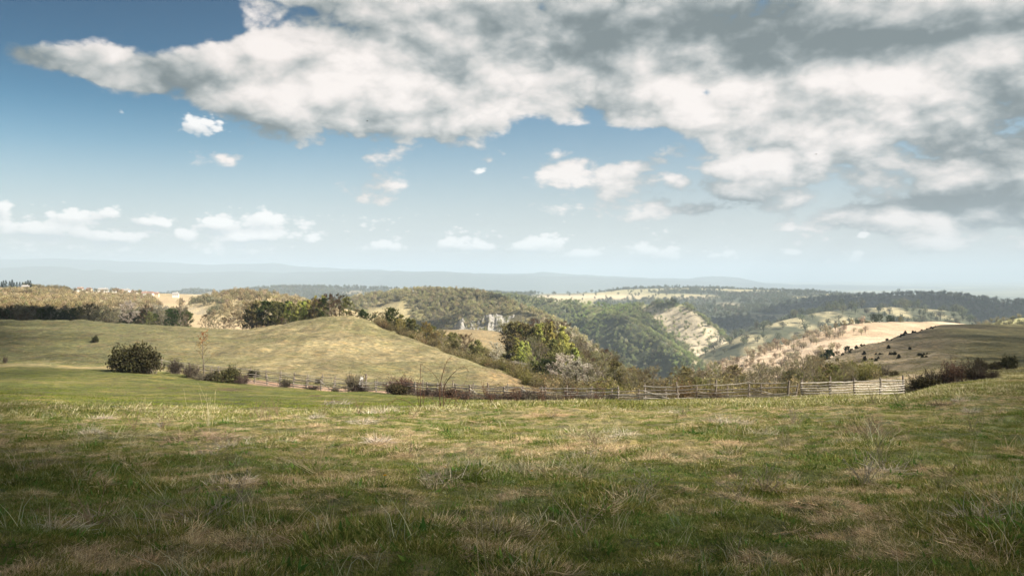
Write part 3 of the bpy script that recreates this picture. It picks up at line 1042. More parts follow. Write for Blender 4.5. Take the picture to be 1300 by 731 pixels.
def thicket(w, h, seed, twig, leaf, nl, ls, dens=1.0):
    """A rounded bush of many thin shoots."""
    global rnd
    keep, rnd = rnd, random.Random(seed)
    T, K = Soup(), Soup()
    lob = [(rnd.uniform(-.3, .3) * w, rnd.uniform(-.3, .3) * w, rnd.uniform(0.75, 1.05)) for _ in range(6)]
    for s in range(int(150 * dens)):
        lx, ly, lh = rnd.choice(lob)
        b = np.array((lx * rnd.uniform(.2, .8) + rnd.gauss(0, .06) * w, ly * rnd.uniform(.2, .8) + rnd.gauss(0, .06) * w, 0))
        a, el = rnd.uniform(0, 6.28), math.asin(rnd.uniform(0.05, 1))
        k = rnd.uniform(0.8, 1.05)
        e = np.array((lx + math.cos(a) * math.cos(el) * w * 0.27 * k, ly + math.sin(a) * math.cos(el) * w * 0.27 * k, h * lh * (0.12 + 0.88 * math.sin(el)) * k))
        m = (b + e) / 2 + np.array((rnd.gauss(0, .05) * w, rnd.gauss(0, .05) * w, 0.12 * h))
        if s % 4 == 0:
            T.rod(b, m, 0.03, 0.02, vary(twig), 4)
        K.rod(m * 0.5 + b * 0.5, m, 0.014, 0.011, vary(twig), 3)
        K.rod(m, e, 0.011, 0.004, vary(twig), 3)
        for q in range(7):
            p = m + (e - m) * rnd.uniform(-0.3, 1)
            d = unit(unit(e - m) + np.array([rnd.gauss(0, .7) for _ in range(3)])) * rnd.uniform(.12, .4) * (h / 2.5) ** 0.6
            p[2] = max(p[2], 0.03)
            K.tri(p, p + d, 0.014, vary(twig, .35))
            k = nl
            while k > 0:
                if rnd.random() < k:
                    K.leaf(p + d * rnd.uniform(.2, 1) + np.array([rnd.gauss(0, .05) for _ in range(3)]), ls * rnd.uniform(.6, 1.4), vary(leaf, .4))
                k -= 1
    rnd = keep
    return T, K


# ------------------------------------------------------------------ things
def thing(name, label, cat, loc, rz=0.0, group=None, scale=None):
    o = bpy.data.objects.new(name, None)
    COL.objects.link(o)
    o.location = loc
    o.rotation_euler = (0, 0, rz)
    o.empty_display_size = 0.2
    o['label'], o['category'] = label, cat
    if group:
        o['group'] = group
    if scale is not None:
        o.scale = scale if hasattr(scale, '__len__') else (scale,) * 3
    return o


def part(name, me, parent, loc=(0, 0, 0), rot=(0, 0, 0), scale=None):
    o = bpy.data.objects.new(name, me)
    COL.objects.link(o)
    o.parent = parent
    o.location, o.rotation_euler = loc, rot
    if scale is not None:
        o.scale = scale
    return o


PROTO = {}
for k in ('bare', 'budding', 'birch', 'olive', 'green', 'blossom', 'ochre'):
    PROTO[k] = []
    for s in range(4 if k in ('bare', 'budding', 'olive') else 3):
        T, K = grow(k, 9.0, hash_seed := 100 + s * 7 + len(k) * 31)
        PROTO[k].append((T.mesh('trunk', M['birch'] if k == 'birch' else M['bark']), K.mesh('crown', M['leaf'])))
PROTO['spruce'] = []
for s in range(3):
    T, K = conifer(12.0, 3.4, 50 + s)
    PROTO['spruce'].append((T.mesh('trunk', M['bark']), K.mesh('crown', M['leaf'])))
PROTO['juniper'] = []
for s in range(3):
    T, K = conifer(1.5, 0.85, 70 + s, (0.028, 0.032, 0.018))
    PROTO['juniper'].append((T.mesh('stem', M['bark']), K.mesh('foliage', M['leaf'])))
    T, K = thicket(1.7, 1.25, 75 + s, (0.05, 0.042, 0.03), (0.034, 0.038, 0.02), 2.2, 0.075, 0.8)
    PROTO['juniper'].append((T.mesh('stem', M['bark']), K.mesh('foliage', M['leaf'])))
BUSH = {
    'dark':    ((0.085, 0.068, 0.045), (0.080, 0.075, 0.036), 1.9, 0.085),
    'purple':  ((0.125, 0.098, 0.08), (0.115, 0.09, 0.065), 0.7, 0.05),
    'grey':    ((0.185, 0.155, 0.12), (0.20, 0.17, 0.11), 0.5, 0.05),
    'rust':    ((0.165, 0.115, 0.085), (0.20, 0.13, 0.08), 0.7, 0.05),
    'olive':   ((0.10, 0.085, 0.05), (0.115, 0.115, 0.045), 1.3, 0.07),
}
for k, (tw, lf, nl, ls) in BUSH.items():
    PROTO[k + '_bush'] = []
    for s in range(2):
        T, K = thicket(3.0, 2.0, 90 + s + len(k), tw, lf, nl, ls, 1.9 if k in ('dark', 'olive') else 1.3)
        PROTO[k + '_bush'].append((T.mesh('stems', M['bark']), K.mesh('twigs', M['leaf'])))
USED = {}


def plant(kind, name, label, cat, px, Y, scale, group=None, sink=0.1, dx=0.0):
    v = PROTO[kind]
    n = USED[kind] = USED.get(kind, -1) + 1
    T, K = v[n % len(v)]
    x = (px - PX0) / F * Y + dx
    r = thing(name, label, cat, (x, Y, gz(x, Y) - sink), rnd.uniform(0, 6.28), group, scale)
    part(T.name, T, r)
    part(K.name, K, r)
    return r


def row(kinds, name, label, cat, group, pts, hs, base=9.0, jit=4.0, jy=6.0):
    """Trees strung along pts [(px, Y)], each with its own size and place."""
    for i, (px, Y) in enumerate(pts):
        k = rnd.choice(kinds)
        h = rnd.uniform(*hs)
        plant(k, name, label[k] if isinstance(label, dict) else label, cat, px + rnd.uniform(-jit, jit), Y + rnd.uniform(-jy, jy), (h / base * rnd.uniform(.9, 1.2), h / base * rnd.uniform(.9, 1.2), h / base), group)


def strew(line, n):
    """n points evenly along a broken line of (px, Y)."""
    t = np.linspace(0, len(line) - 1, n)
    return [(float(np.interp(a, range(len(line)), [p[0] for p in line])), float(np.interp(a, range(len(line)), [p[1] for p in line]))) for a in t]


def tell_apart(group, where, things):
    """Say of each thing of a group how tall it is and where along the group it stands."""
    sz = np.array([o.scale[2] for o in things])
    ax = np.array([o.location[0] / o.location[1] for o in things])
    rank = np.argsort(np.argsort(ax)) / max(len(things) - 1, 1)
    lo, hi = np.quantile(sz, (0.33, 0.67))
    place = ('at the left end', 'in the left part', 'left of the middle', 'in the middle', 'right of the middle', 'in the right part', 'at the right end')
    for o, s_, r_ in zip(things, sz, rank):
        size = 'short' if s_ < lo else 'tall' if s_ > hi else 'medium'
        o['label'] = '%s %s %s of %s' % (size, o['label'], place[min(int(r_ * 7), 6)], where)


# grove on the far shoulder of the knoll
G = 'trees of the grove behind the grassy knoll'
LB = {'budding': 'leafless reddish brown tree', 'olive': 'olive green tree',
      'birch': 'yellow green birch', 'green': 'dark green rounded tree', 'bare': 'bare grey brown tree'}
row(['budding', 'budding', 'bare'], 'tree', LB, 'tree', G, strew([(258, 335), (290, 325), (325, 320)], 11), (5.0, 8.0))
row(['olive', 'green', 'budding', 'olive'], 'tree', LB, 'tree', G, strew([(318, 318), (345, 312), (385, 305)], 12), (8, 11.5))
row(['birch', 'birch', 'olive'], 'tree', LB, 'tree', G, strew([(352, 300), (380, 295), (412, 288)], 12), (8.5, 11.5))
row(['olive', 'green', 'budding'], 'tree', LB, 'tree', G, strew([(402, 292), (420, 285), (436, 280)], 7), (8.0, 10.5))
row(['bare', 'budding'], 'tree', LB, 'tree', G, strew([(330, 300), (372, 285), (412, 272)], 8), (3, 4.5))
# hedgerow running down the right edge of the knoll
G = 'bushes and small trees down the right edge of the knoll'
LB = {'green': 'dark green small tree', 'ochre': 'orange yellow small tree', 'budding': 'brown leafless small tree',
      'olive': 'olive small tree', 'bare': 'grey leafless small tree'}
row(['green', 'green', 'budding'], 'small_tree', LB, 'tree', G, strew([(443, 272), (470, 268), (500, 260), (530, 255)], 17), (3.2, 5.0), jit=3, jy=4)
row(['green', 'ochre', 'olive', 'olive'], 'small_tree', LB, 'tree', G, strew([(500, 250), (525, 250), (548, 246)], 10), (4.5, 7.5), jit=4, jy=5)
row(['olive', 'budding', 'bare', 'ochre'], 'small_tree', LB, 'tree', G, strew([(545, 242), (575, 236), (608, 226)], 14), (5, 8), jit=4, jy=8)
# wood in the hollow right of the knoll
G = 'trees of the mixed wood below the limestone crag'
LB = {'birch': 'yellow green birch', 'olive': 'olive tree', 'bare': 'grey leafless tree', 'ochre': 'orange yellow tree',
      'budding': 'dark brown leafless tree', 'green': 'dark green tree', 'blossom': 'whitish flowering tree'}
row(['birch', 'birch', 'birch', 'birch', 'olive'], 'tree', LB, 'tree', G, strew([(645, 275), (675, 268), (715, 258)], 15), (12.5, 16), jit=8, jy=14)
row(['birch', 'birch', 'olive', 'bare'], 'tree', LB, 'tree', G, strew([(650, 235), (690, 228), (735, 215)], 13), (8.5, 11.5), jit=8, jy=12)
row(['budding', 'budding', 'bare'], 'tree', LB, 'tree', G, strew([(672, 345), (705, 335), (740, 320), (770, 300), (795, 285)], 22), (8, 11), jit=8, jy=14)
row(['budding', 'bare', 'olive'], 'tree', LB, 'tree', G, strew([(745, 285), (765, 262), (790, 240), (810, 225)], 13), (6.5, 9), jit=8, jy=12)
row(['bare', 'olive', 'green'], 'tree', LB, 'tree', G, strew([(668, 196), (700, 185), (735, 172), (760, 165)], 11), (4, 6), jit=7, jy=8)
plant('blossom', 'flowering_tree', 'whitish flowering tree standing alone left of the yellow green birches', 'tree', 630, 222, (0.72, 0.72, 0.95))
plant('blossom', 'flowering_tree', 'low spreading grey white shrub tree right of the lone flowering tree', 'tree', 655, 208, (0.95, 0.8, 0.42))
row(['blossom', 'blossom', 'bare'], 'flowering_tree', LB, 'tree', G, strew([(712, 168), (740, 152), (768, 146)], 7), (6, 8.5), jit=4, jy=6)
# leafless row behind the right half of the fences
G = 'leafless trees behind the right half of the fence'
LB = {'bare': 'leafless grey brown tree', 'ochre': 'orange tinged tree', 'budding': 'brown leafless tree', 'olive': 'olive tinged tree'}
row(['bare', 'bare', 'budding', 'olive'], 'tree', LB, 'tree', G, strew([(780, 150), (840, 147), (890, 144), (935, 142)], 19), (5.8, 8.2), jit=6, jy=9)
row(['bare', 'bare', 'olive'], 'tree', LB, 'tree', G, strew([(945, 140), (985, 138), (1030, 135)], 10), (4.2, 6.2), jit=6, jy=7)
row(['bare', 'ochre', 'olive', 'bare'], 'tree', LB, 'tree', G, strew([(800, 190), (860, 195), (925, 190)], 13), (6.5, 9.5), jit=8, jy=14)
row(['bare', 'bare', 'olive'], 'tree', LB, 'tree', G, strew([(800, 112), (870, 108), (950, 104), (1030, 104)], 13), (3.5, 5.5), jit=10, jy=6)
row(['olive', 'bare'], 'small_tree', 'low olive brown tree', 'tree', G, strew([(1020, 125), (1060, 120), (1080, 118)], 6), (2.4, 4.0), jit=5, jy=5)
# dark clump and fringe before the tan slope
G = 'dark trees in front of the sunlit tan slope'
LB = {'green': 'dark green tree', 'budding': 'brown leafless tree', 'olive': 'olive tree'}
row(['green', 'budding', 'olive'], 'tree', LB, 'tree', G, strew([(930, 330), (965, 330), (1000, 330), (1035, 330), (1075, 345)], 18), (7, 10.5), jit=6, jy=14)
G = 'trees along the crest of the tan slope'
LB = {'green': 'dark green tree', 'ochre': 'yellow tree', 'olive': 'olive tree', 'budding': 'brown tree'}
row(['green', 'ochre', 'olive', 'green'], 'tree', LB, 'tree', G, strew([(1070, 835), (1090, 845), (1110, 850), (1140, 860)], 15), (7, 11), jit=5, jy=12)
# shaded wood at the left
G = 'trees of the shaded wood beyond the left meadow'
LB = {'green': 'dark green tree', 'bare': 'grey leafless tree', 'olive': 'olive tree', 'blossom': 'white flowering tree', 'budding': 'brown tree'}
row(['green', 'olive', 'bare', 'green', 'budding', 'blossom'], 'tree', LB, 'tree', G, strew([(-6, 372), (60, 362), (130, 352), (190, 345), (238, 338)], 34), (6.5, 11), jit=5, jy=14)
G = 'spruces at the left end of the plateau'
for i in range(13):
    plant('spruce', 'spruce_tree', 'dark spruce', 'tree', -2 + i * 3.4 + rnd.uniform(-1, 1), 1410 + rnd.uniform(-15, 15), rnd.uniform(0.9, 1.4), G)

# junipers dotted over the right hill
G = 'junipers dotted over the right hill'
JL = 'dark juniper'
for (px, Y) in [(1097, 222), (1103, 226), (1112, 225), (1119, 222), (1130, 220), (1135, 218), (1098, 210), (1107, 207), (1115, 206), (1117, 212), (1082, 190), (1087, 186), (1092, 184), (1112, 196), (1141, 195), (1168, 190), (1173, 186), (1178, 188),
                (1171, 180), (1176, 178), (1064, 165), (1104, 160), (1106, 157), (1046, 190), (1040, 196), (1155, 240), (1128, 262), (1063, 232), (1070, 250)]:
    plant('juniper', 'juniper_shrub', JL, 'shrub', px, Y, rnd.uniform(0.4, 0.9), G, 0.05)
JL2 = 'dark juniper'
for (px, Y) in strew([(1040, 262), (1075, 290), (1105, 320), (1135, 350), (1165, 385), (1190, 402)], 40):
    plant('juniper', 'juniper_shrub', JL2, 'shrub', px + rnd.uniform(-9, 7), Y + rnd.uniform(-26, 8), rnd.choice((0.45, 0.55, 0.7, 0.85, 1.15)), 'junipers along the edge of the right hill', 0.05)


# bushes by the fences, one by one
def bush(kind, label, px, Y, w, h, name='bush', group=None):
    plant(kind + '_bush', name, label, 'bush', px, Y, (w / 3.0, w / 3.0 * 0.9, h / 2.0), group, 0.08)


for dx, w, h, k in ((-15, 5.0, 4.1, 'dark'), (0, 5.3, 4.5, 'dark'), (16, 5.2, 4.3, 'dark')):
    bush(k, {-15: 'left lobe of the big dark bush at the left end of the fence', 0: 'tall middle of the big dark bush at the left end of the fence', 16: 'right lobe of the big dark bush at the left end of the fence'}[dx], 173 + dx, 113, w, h, 'large_bush')
bush('purple', 'brown purple bush between the big dark bush and the sapling', 224, 116, 3.2, 2.6)
bush('purple', 'reddish purple bush just left of the slender sapling', 243, 112, 3.4, 2.3)
bush('grey', 'low grey scrub below the sapling', 258, 110, 4.0, 1.5)
bush('dark', 'low dark bush right of the sapling', 270, 111, 2.8, 1.4)
bush('olive', 'olive brown bush with a ragged top right of the sapling', 292, 109, 4.0, 2.7)
bush('purple', 'low purple brown scrub at the left end of the front fence', 308, 109, 2.8, 1.7)
bush('dark', 'small dark green bush on the back fence line left of the cart track', 322, 124, 2.1, 1.4)
bush('purple', 'brown scrub around a front fence post in the sunlit stretch', 362, 107, 2.2, 1.5)
bush('purple', 'flat brown scrub at the foot of the front fence', 395, 104, 2.8, 0.8)
bush('grey', 'low grey brown scrub in front of the fence beside the white board', 425, 101, 2.4, 0.8)
bush('grey', 'round grey bush in front of the white board', 452, 99, 3.4, 3.0)
bush('purple', 'brown purple foot of the round grey bush', 460, 98, 3.0, 1.2)
bush('rust', 'rust coloured bush leaning over the front fence', 506, 92, 4.4, 2.6)
bush('dark', 'dark low bush below the rust coloured one', 508, 90, 4.2, 1.3)
bush('purple', 'dark purple scrub right of the rust coloured bush', 535, 87, 3.6, 1.1)
for i, px in enumerate(range(556, 790, 18)):
    bush(['purple', 'rust', 'purple', 'grey'][i % 4], 'purple brown bramble', px, float(line_y(FRONT, px)) - rnd.uniform(0.5, 5), rnd.uniform(2.2, 3.6), rnd.uniform(0.8, 1.6), 'bramble', 'brambles along the middle of the front fence')
bush('rust', 'small rusty bush behind the fence left of its right end', 908, 63, 1.7, 1.2)
for (px, Y, w, h, k, lb) in ((1152, 64, 1.6, 1.1, 'purple', 'small purple scrub at the right end of the fence'), (1168, 66, 2.8, 1.6, 'purple', 'low purple bramble right of the fence end'), (1190, 67, 3.2, 1.9, 'purple', 'purple bramble in the middle of the dark thicket on the right'),
                             (1212, 66, 3.4, 2.3, 'rust', 'tallest rusty bramble of the dark thicket on the right'), (1236, 66, 3.0, 2.1, 'purple', 'purple bramble at the right side of the dark thicket'), (1254, 65, 2.2, 1.2, 'purple', 'low bramble ending the dark thicket on the right'),
                             (1178, 63, 2.4, 1.2, 'dark', 'dark green low bush before the thicket on the right'),
                             (1246, 108, 2.2, 1.8, 'dark', 'dark bush behind the right end of the thicket'), (1282, 112, 2.6, 2.2, 'dark', 'dark round bush on the right hill near the picture edge'), (1262, 112, 2.2, 1.1, 'dark', 'low dark bush left of the round one on the right hill'),
                             (1270, 118, 2.0, 1.3, 'dark', 'small dark bush behind the round one on the right hill'), (1122, 130, 2.6, 2.0, 'purple', 'purple brown bush on the lower right hill above the fence'), (1135, 118, 1.8, 1.2, 'olive', 'olive bush behind the right end of the fence'),
                             (121, 200, 2.0, 2.0, 'dark', 'small dark bush alone on the left meadow'), (7, 128, 0.9, 1.6, 'purple', 'thin brown shrub at the left picture edge'), (108, 330, 2.4, 3.0, 'dark', 'dark bush on the crest of the left meadow'), (174, 325, 2.4, 2.6, 'dark', 'second dark bush on the crest of the left meadow'),
                             (405, 118, 1.4, 0.9, 'dark', 'small dark bush beyond the back fence at the foot of the knoll')):
    bush(k, lb, px, Y, w, h)


WHERE = {'trees of the grove behind the grassy knoll': 'the grove behind the knoll', 'bushes and small trees down the right edge of the knoll': 'the hedge down the knoll', 'trees of the mixed wood below the limestone crag': 'the wood below the crag',
         'leafless trees behind the right half of the fence': 'the row behind the fence', 'dark trees in front of the sunlit tan slope': 'the clump before the tan slope', 'trees along the crest of the tan slope': 'the tan slope crest',
         'trees of the shaded wood beyond the left meadow': 'the shaded left wood', 'spruces at the left end of the plateau': 'the row on the plateau', 'junipers dotted over the right hill': 'the scatter on the brown hill',
         'junipers along the edge of the right hill': 'the line along the hill edge', 'brambles along the middle of the front fence': 'the tangle in the front fence'}
for g_, w_ in WHERE.items():
    tell_apart(g_, w_, [o for o in COL.objects if o.get('group') == g_])


# ------------------------------------------------------------------ instanced stuff
def instancer(name, P, rz, sc, ix, tone_, protos, mat, kind='stuff', label=None, tilt=None):
    """One stuff object: protos (meshes) set on points P by geometry nodes."""
    cl = bpy.data.collections.new(name + '_kinds')
    for i, me in enumerate(protos):
        cl.objects.link(bpy.data.objects.new('%s_kind_%02d' % (name, i), me))
    me = bpy.data.meshes.new(name)
    me.vertices.add(len(P))
    me.vertices.foreach_set('co', np.asarray(P, np.float32).ravel())
    n = len(P)
    rot = np.zeros((n, 3), np.float32)
    rot[:, 2] = rz
    if tilt is not None:
        rot[:, 0:2] = tilt
    for nm, tp, dat in (('rot', 'FLOAT_VECTOR', rot), ('sc', 'FLOAT_VECTOR', np.asarray(sc, np.float32))):
        a = me.attributes.new(nm, tp, 'POINT')
        a.data.foreach_set('vector', dat.ravel())
    a = me.attributes.new('ix', 'INT', 'POINT')
    a.data.foreach_set('value', np.asarray(ix, np.int32))
    a = me.attributes.new('tone', 'FLOAT_COLOR', 'POINT')
    a.data.foreach_set('color', np.c_[tone_, np.ones(n)].astype(np.float32).ravel())
    o = bpy.data.objects.new(name, me)
    COL.objects.link(o)
    ng = bpy.data.node_groups.new(name, 'GeometryNodeTree')
    ng.interface.new_socket('Geometry', in_out='INPUT', socket_type='NodeSocketGeometry')
    ng.interface.new_socket('Geometry', in_out='OUTPUT', socket_type='NodeSocketGeometry')
    nd = ng.nodes
    gi, go = nd.new('NodeGroupInput'), nd.new('NodeGroupOutput')
    iop, ci = nd.new('GeometryNodeInstanceOnPoints'), nd.new('GeometryNodeCollectionInfo')
    ci.inputs['Collection'].default_value = cl
    ci.inputs['Separate Children'].default_value = True
    ci.inputs['Reset Children'].default_value = True
    iop.inputs['Pick Instance'].default_value = True

    def named(nm, tp):
        q = nd.new('GeometryNodeInputNamedAttribute')
        q.data_type = tp
        q.inputs['Name'].default_value = nm
        return q.outputs['Attribute']
    e2r = nd.new('FunctionNodeEulerToRotation')
    L = ng.links.new
    L(gi.outputs[0], iop.inputs['Points'])
    L(ci.outputs[0], iop.inputs['Instance'])
    L(named('ix', 'INT'), iop.inputs['Instance Index'])
    L(named('rot', 'FLOAT_VECTOR'), e2r.inputs[0])
    L(e2r.outputs[0], iop.inputs['Rotation'])
    L(named('sc', 'FLOAT_VECTOR'), iop.inputs['Scale'])
    L(iop.outputs[0], go.inputs[0])
    md = o.modifiers.new('scatter', 'NODES')
    md.node_group = ng
    o['kind'] = kind
    if label:
        o['label'] = label
    return o


RS = np.random.RandomState(8)


def far_tree(seed, conic=False):
    global rnd
    keep, rnd = rnd, random.Random(seed)
    S = Soup()
    S.rod((0, 0, -1.0), (0, 0, 5.5), 0.16, 0.07, (0.5, 0.42, 0.34), 4)
    lob = [(rnd.uniform(-1.5, 1.5), rnd.uniform(-1.5, 1.5), rnd.uniform(3.0, 6.3), rnd.uniform(1.1, 2.1)) for _ in range(7)]
    for k in range(190):
        x, y, z, r = rnd.choice(lob)
        d = unit([rnd.gauss(0, 1) for _ in range(3)]) * r * rnd.uniform(0.6, 1.05)
        p = np.array((x, y, z)) + d * np.array((1, 1, 0.9))
        if p[2] < 0.4:
            continue
        S.leaf(p, rnd.uniform(0.22, 0.5), vary((1, 1, 1), 0.22))
    for k in range(26):
        x, y, z, r = rnd.choice(lob)
        S.tri((0, 0, rnd.uniform(1, 4)), (x + rnd.gauss(0, .8), y + rnd.gauss(0, .8), z + rnd.uniform(0, 1.4)), 0.07, (0.6, 0.52, 0.44))
    rnd = keep
    return S.mesh('far_tree', M['wood_far'])


FAR = [far_tree(200 + i) for i in range(7)]


def wood(name, label, px0, px1, Y0, Y1, n, accept, size, rim=None):
    """Trees of a far-off wood: n tries spread evenly over the ground."""
    Y = np.sqrt(RS.uniform(Y0 ** 2, Y1 ** 2, n))
    px = RS.uniform(px0, px1, n)
    X = (px - PX0) / F * Y
    Z, who = ground(X, Y, True)
    py = PY0 + (EYE - Z) * F / Y
    col = accept(px, py, X, Y, Z, np.array((['near'] + list(RIDGES)))[who])
    keep = col[:, 0] >= 0
    X, Y, Z, col = X[keep], Y[keep], Z[keep], col[keep]
    m = len(X)
    s = RS.uniform(size[0], size[1], (m, 1)) * np.c_[RS.uniform(.9, 1.25, (m, 2)), RS.uniform(.85, 1.2, m)] / 7.0
    g = fbm(X / 90, Y / 90, 3, 91)[:, None]
    col = (col * 0.62 + col.mean(0) * 0.38) * RS.uniform(0.86, 1.14, (m, 1)) * RS.uniform(0.95, 1.05, (m, 3)) * (0.72 + 0.56 * g)
    return instancer(name, np.c_[X, Y, Z - 0.3], RS.uniform(0, 6.28, m), s, RS.randint(0, len(FAR), m), col, FAR, M['wood_far'], label=label)


def pick(n, cols, w):
    c = np.array(cols, float)
    return c[RS.choice(len(c), n, p=np.array(w) / sum(w))]


def none(c, keep):
    c[~keep] = -1
    return c


def acc_dome(px, py, X, Y, Z, who):
    n = len(px)
    c = pick(n, [(0.27, 0.25, 0.115), (0.21, 0.185, 0.115), (0.12, 0.135, 0.06), (0.36, 0.33, 0.15), (0.48, 0.43, 0.31), (0.27, 0.21, 0.14)], [5, 4, 2.5, 3, 0.7, 2])
    fn, fm = fbm(X / 60, Y / 60, 4, 41), fbm(X / 300, Y / 300, 3, 42)
    open_ = (px < 520) & (py > 380) & (fm + fn * 0.4 > 0.62)
    lit = sstep(px - (py - 390) * 1.45, 660, 684) > RS.rand(n) * 1.6
    crag = (px > 574) & (px < 676) & (py > 397) & (Y < 1243) & (Y > 1120)
    return none(c * 1.75, (who == 'dome') & ~open_ & ~lit & (~crag | ((RS.rand(n) < 0.3) & (py > 408))) & (RS.rand(n) < 0.95))


def acc_canyon(px, py, X, Y, Z, who):
    n = len(px)
    fn = fbm(X / 60, Y / 60, 4, 41)
    c = pick(n, [(0.125, 0.15, 0.065), (0.18, 0.20, 0.085), (0.26, 0.27, 0.115), (0.19, 0.165, 0.11), (0.5, 0.47, 0.36)], [4, 4, 2.5, 3, 0.25])
    g = sstep(fbm(X / 130, Y / 130, 3, 50), 0.4, 0.65)[:, None]
    c = c * (1 - g) + np.where(c[:, :1] > 0.3, c, c * np.array((1.15, 1.35, 0.95))) * g
    strip = sstep(px - (py - 392) * 1.05, 812, 822) * sstep(px - (py - 392) * 1.12, 884, 868) * sstep(py, 386, 396)
    w = np.isin(who, ['canyon', 'rib'])
    c = c * 1.75
    return none(c, w & (RS.rand(n) > strip * 0.88) & ((fn < 0.57) | (RS.rand(n) < 0.25)))


def acc_far(px, py, X, Y, Z, who):
    n = len(px)
    c = pick(n, [(0.13, 0.155, 0.085), (0.19, 0.205, 0.105), (0.22, 0.20, 0.13)], [4, 3, 2])
    alb = tone(X, Y, Z, np.array([(['near'] + list(RIDGES)).index(k) for k in who])).mean(1)
    w = np.isin(who, ['mesa', 'east', 'shoulder', 'far_west'])
    return none(c, w & (alb < 0.115) | (w & (RS.rand(n) < 0.06)))


def acc_gold(px, py, X, Y, Z, who):
    n = len(px)
    c = pick(n, [(0.52, 0.415, 0.22), (0.42, 0.33, 0.17), (0.29, 0.24, 0.12), (0.62, 0.52, 0.36), (0.33, 0.31, 0.13)], [5, 4, 2, 1.2, 1.2])
    fn, fm = fbm(X / 60, Y / 60, 4, 41), fbm(X / 300, Y / 300, 3, 42)
    w = ((who == 'plateau') & (px < 185 + (py - 372) * 1.0) & (py > 371) & (fn < 0.56)) | ((who == 'gold') & (fm * 0.5 + fn * 0.5 < 0.50) & (RS.rand(n) < .8))
    crest = (who == 'plateau') & (py < 372.5) & (fbm(X / 45, Y / 45, 3, 51) > 0.5) & (px > 30)
    c[crest] = c[crest] * np.array((0.5, 0.55, 0.5))
    dark = (who == 'gold') & (np.abs(px - 262) < 22) & (np.abs(py - 392) < 9)
    c[dark] = c[dark] * np.array((0.6, 0.75, 0.8))
    low = (py > 395) & (px < 235)
    c[low] = pick(int(low.sum()), [(0.07, 0.085, 0.04), (0.11, 0.10, 0.06), (0.15, 0.14, 0.10), (0.45, 0.42, 0.36)], [4, 3, 2, .4]) if low.any() else c[low]
    w |= low & (who == 'plateau') & (RS.rand(n) < .7) & (py > 398)
    village = (px > 88) & (px < 236) & (py < 379) & (RS.rand(n) < 0.86)
    return none(c, (w | crest) & ~village)


def acc_tan(px, py, X, Y, Z, who):
    n = len(px)
    c = pick(n, [(0.66, 0.54, 0.37), (0.58, 0.46, 0.30), (0.72, 0.60, 0.43), (0.32, 0.27, 0.11), (0.28, 0.16, 0.10)], [4, 3, 3, 1, .5])
    fn = fbm(X / 60, Y / 60, 4, 41)
    w = (who == 'tan') & (px < 1062 + (fn - 0.5) * 160) & (RS.rand(n) < 0.85)
    cr = (who == 'corner') & (fn > 0.48)
    c[cr] = pick(int(cr.sum()), [(0.30, 0.30, 0.12), (0.10, 0.11, 0.05), (0.42, 0.4, 0.25)], [4, 2, 2]) if cr.any() else c[cr]
    return none(c, w | cr)


wood('hill_forest', 'mixed spring forest over the hill with the limestone crag', 380, 800, 950, 1560, 15000, acc_dome, (6.0, 9.5))
wood('canyon_forest', 'green and grey forest on the canyon sides', 580, 990, 1250, 2250, 24000, acc_canyon, (6.5, 11))
wood('distant_forest', 'bluish forest on the far plateaus', 150, 1420, 1450, 5600, 26000, acc_far, (13, 22))
wood('golden_wood', 'golden leafing wood on the sunlit left plateau', -150, 420, 500, 1600, 17000, acc_gold, (5.5, 9))
wood('peach_wood', 'pale leafless wood on the sunlit slope at the right', 860, 1420, 560, 1250, 5200, acc_tan, (5, 8.5))


# scrub under the trees of the hollow and along the fences
def scrub_kind(seed):
    global rnd
    keep, rnd = rnd, random.Random(seed)
    S = Soup()
    for k in range(70):
        a = rnd.uniform(0, 6.28)
        b = np.array((math.cos(a), math.sin(a), 0)) * rnd.uniform(0, .5)
        e = b + np.array((math.cos(a) * rnd.uniform(.1, .7), math.sin(a) * rnd.uniform(.1, .7), rnd.uniform(0.5, 1.5)))
        S.tri(b, e, 0.022, vary((1, 0.97, 0.84), .3))
        for q in range(3):
            p = b + (e - b) * rnd.uniform(.3, 1)
            S.tri(p, p + np.array([rnd.gauss(0, .25) for _ in range(3)]), 0.016, vary((1, 0.97, 0.84), .3))
            if rnd.random() < .6:
                S.leaf(p + np.array([rnd.gauss(0, .1) for _ in range(3)]), rnd.uniform(.04, .1), vary((1.1, 1.0, 0.7), .3))
    rnd = keep
    return S.mesh('scrub', M['wood_far'])


SCRUB = [scrub_kind(300 + i) for i in range(5)]


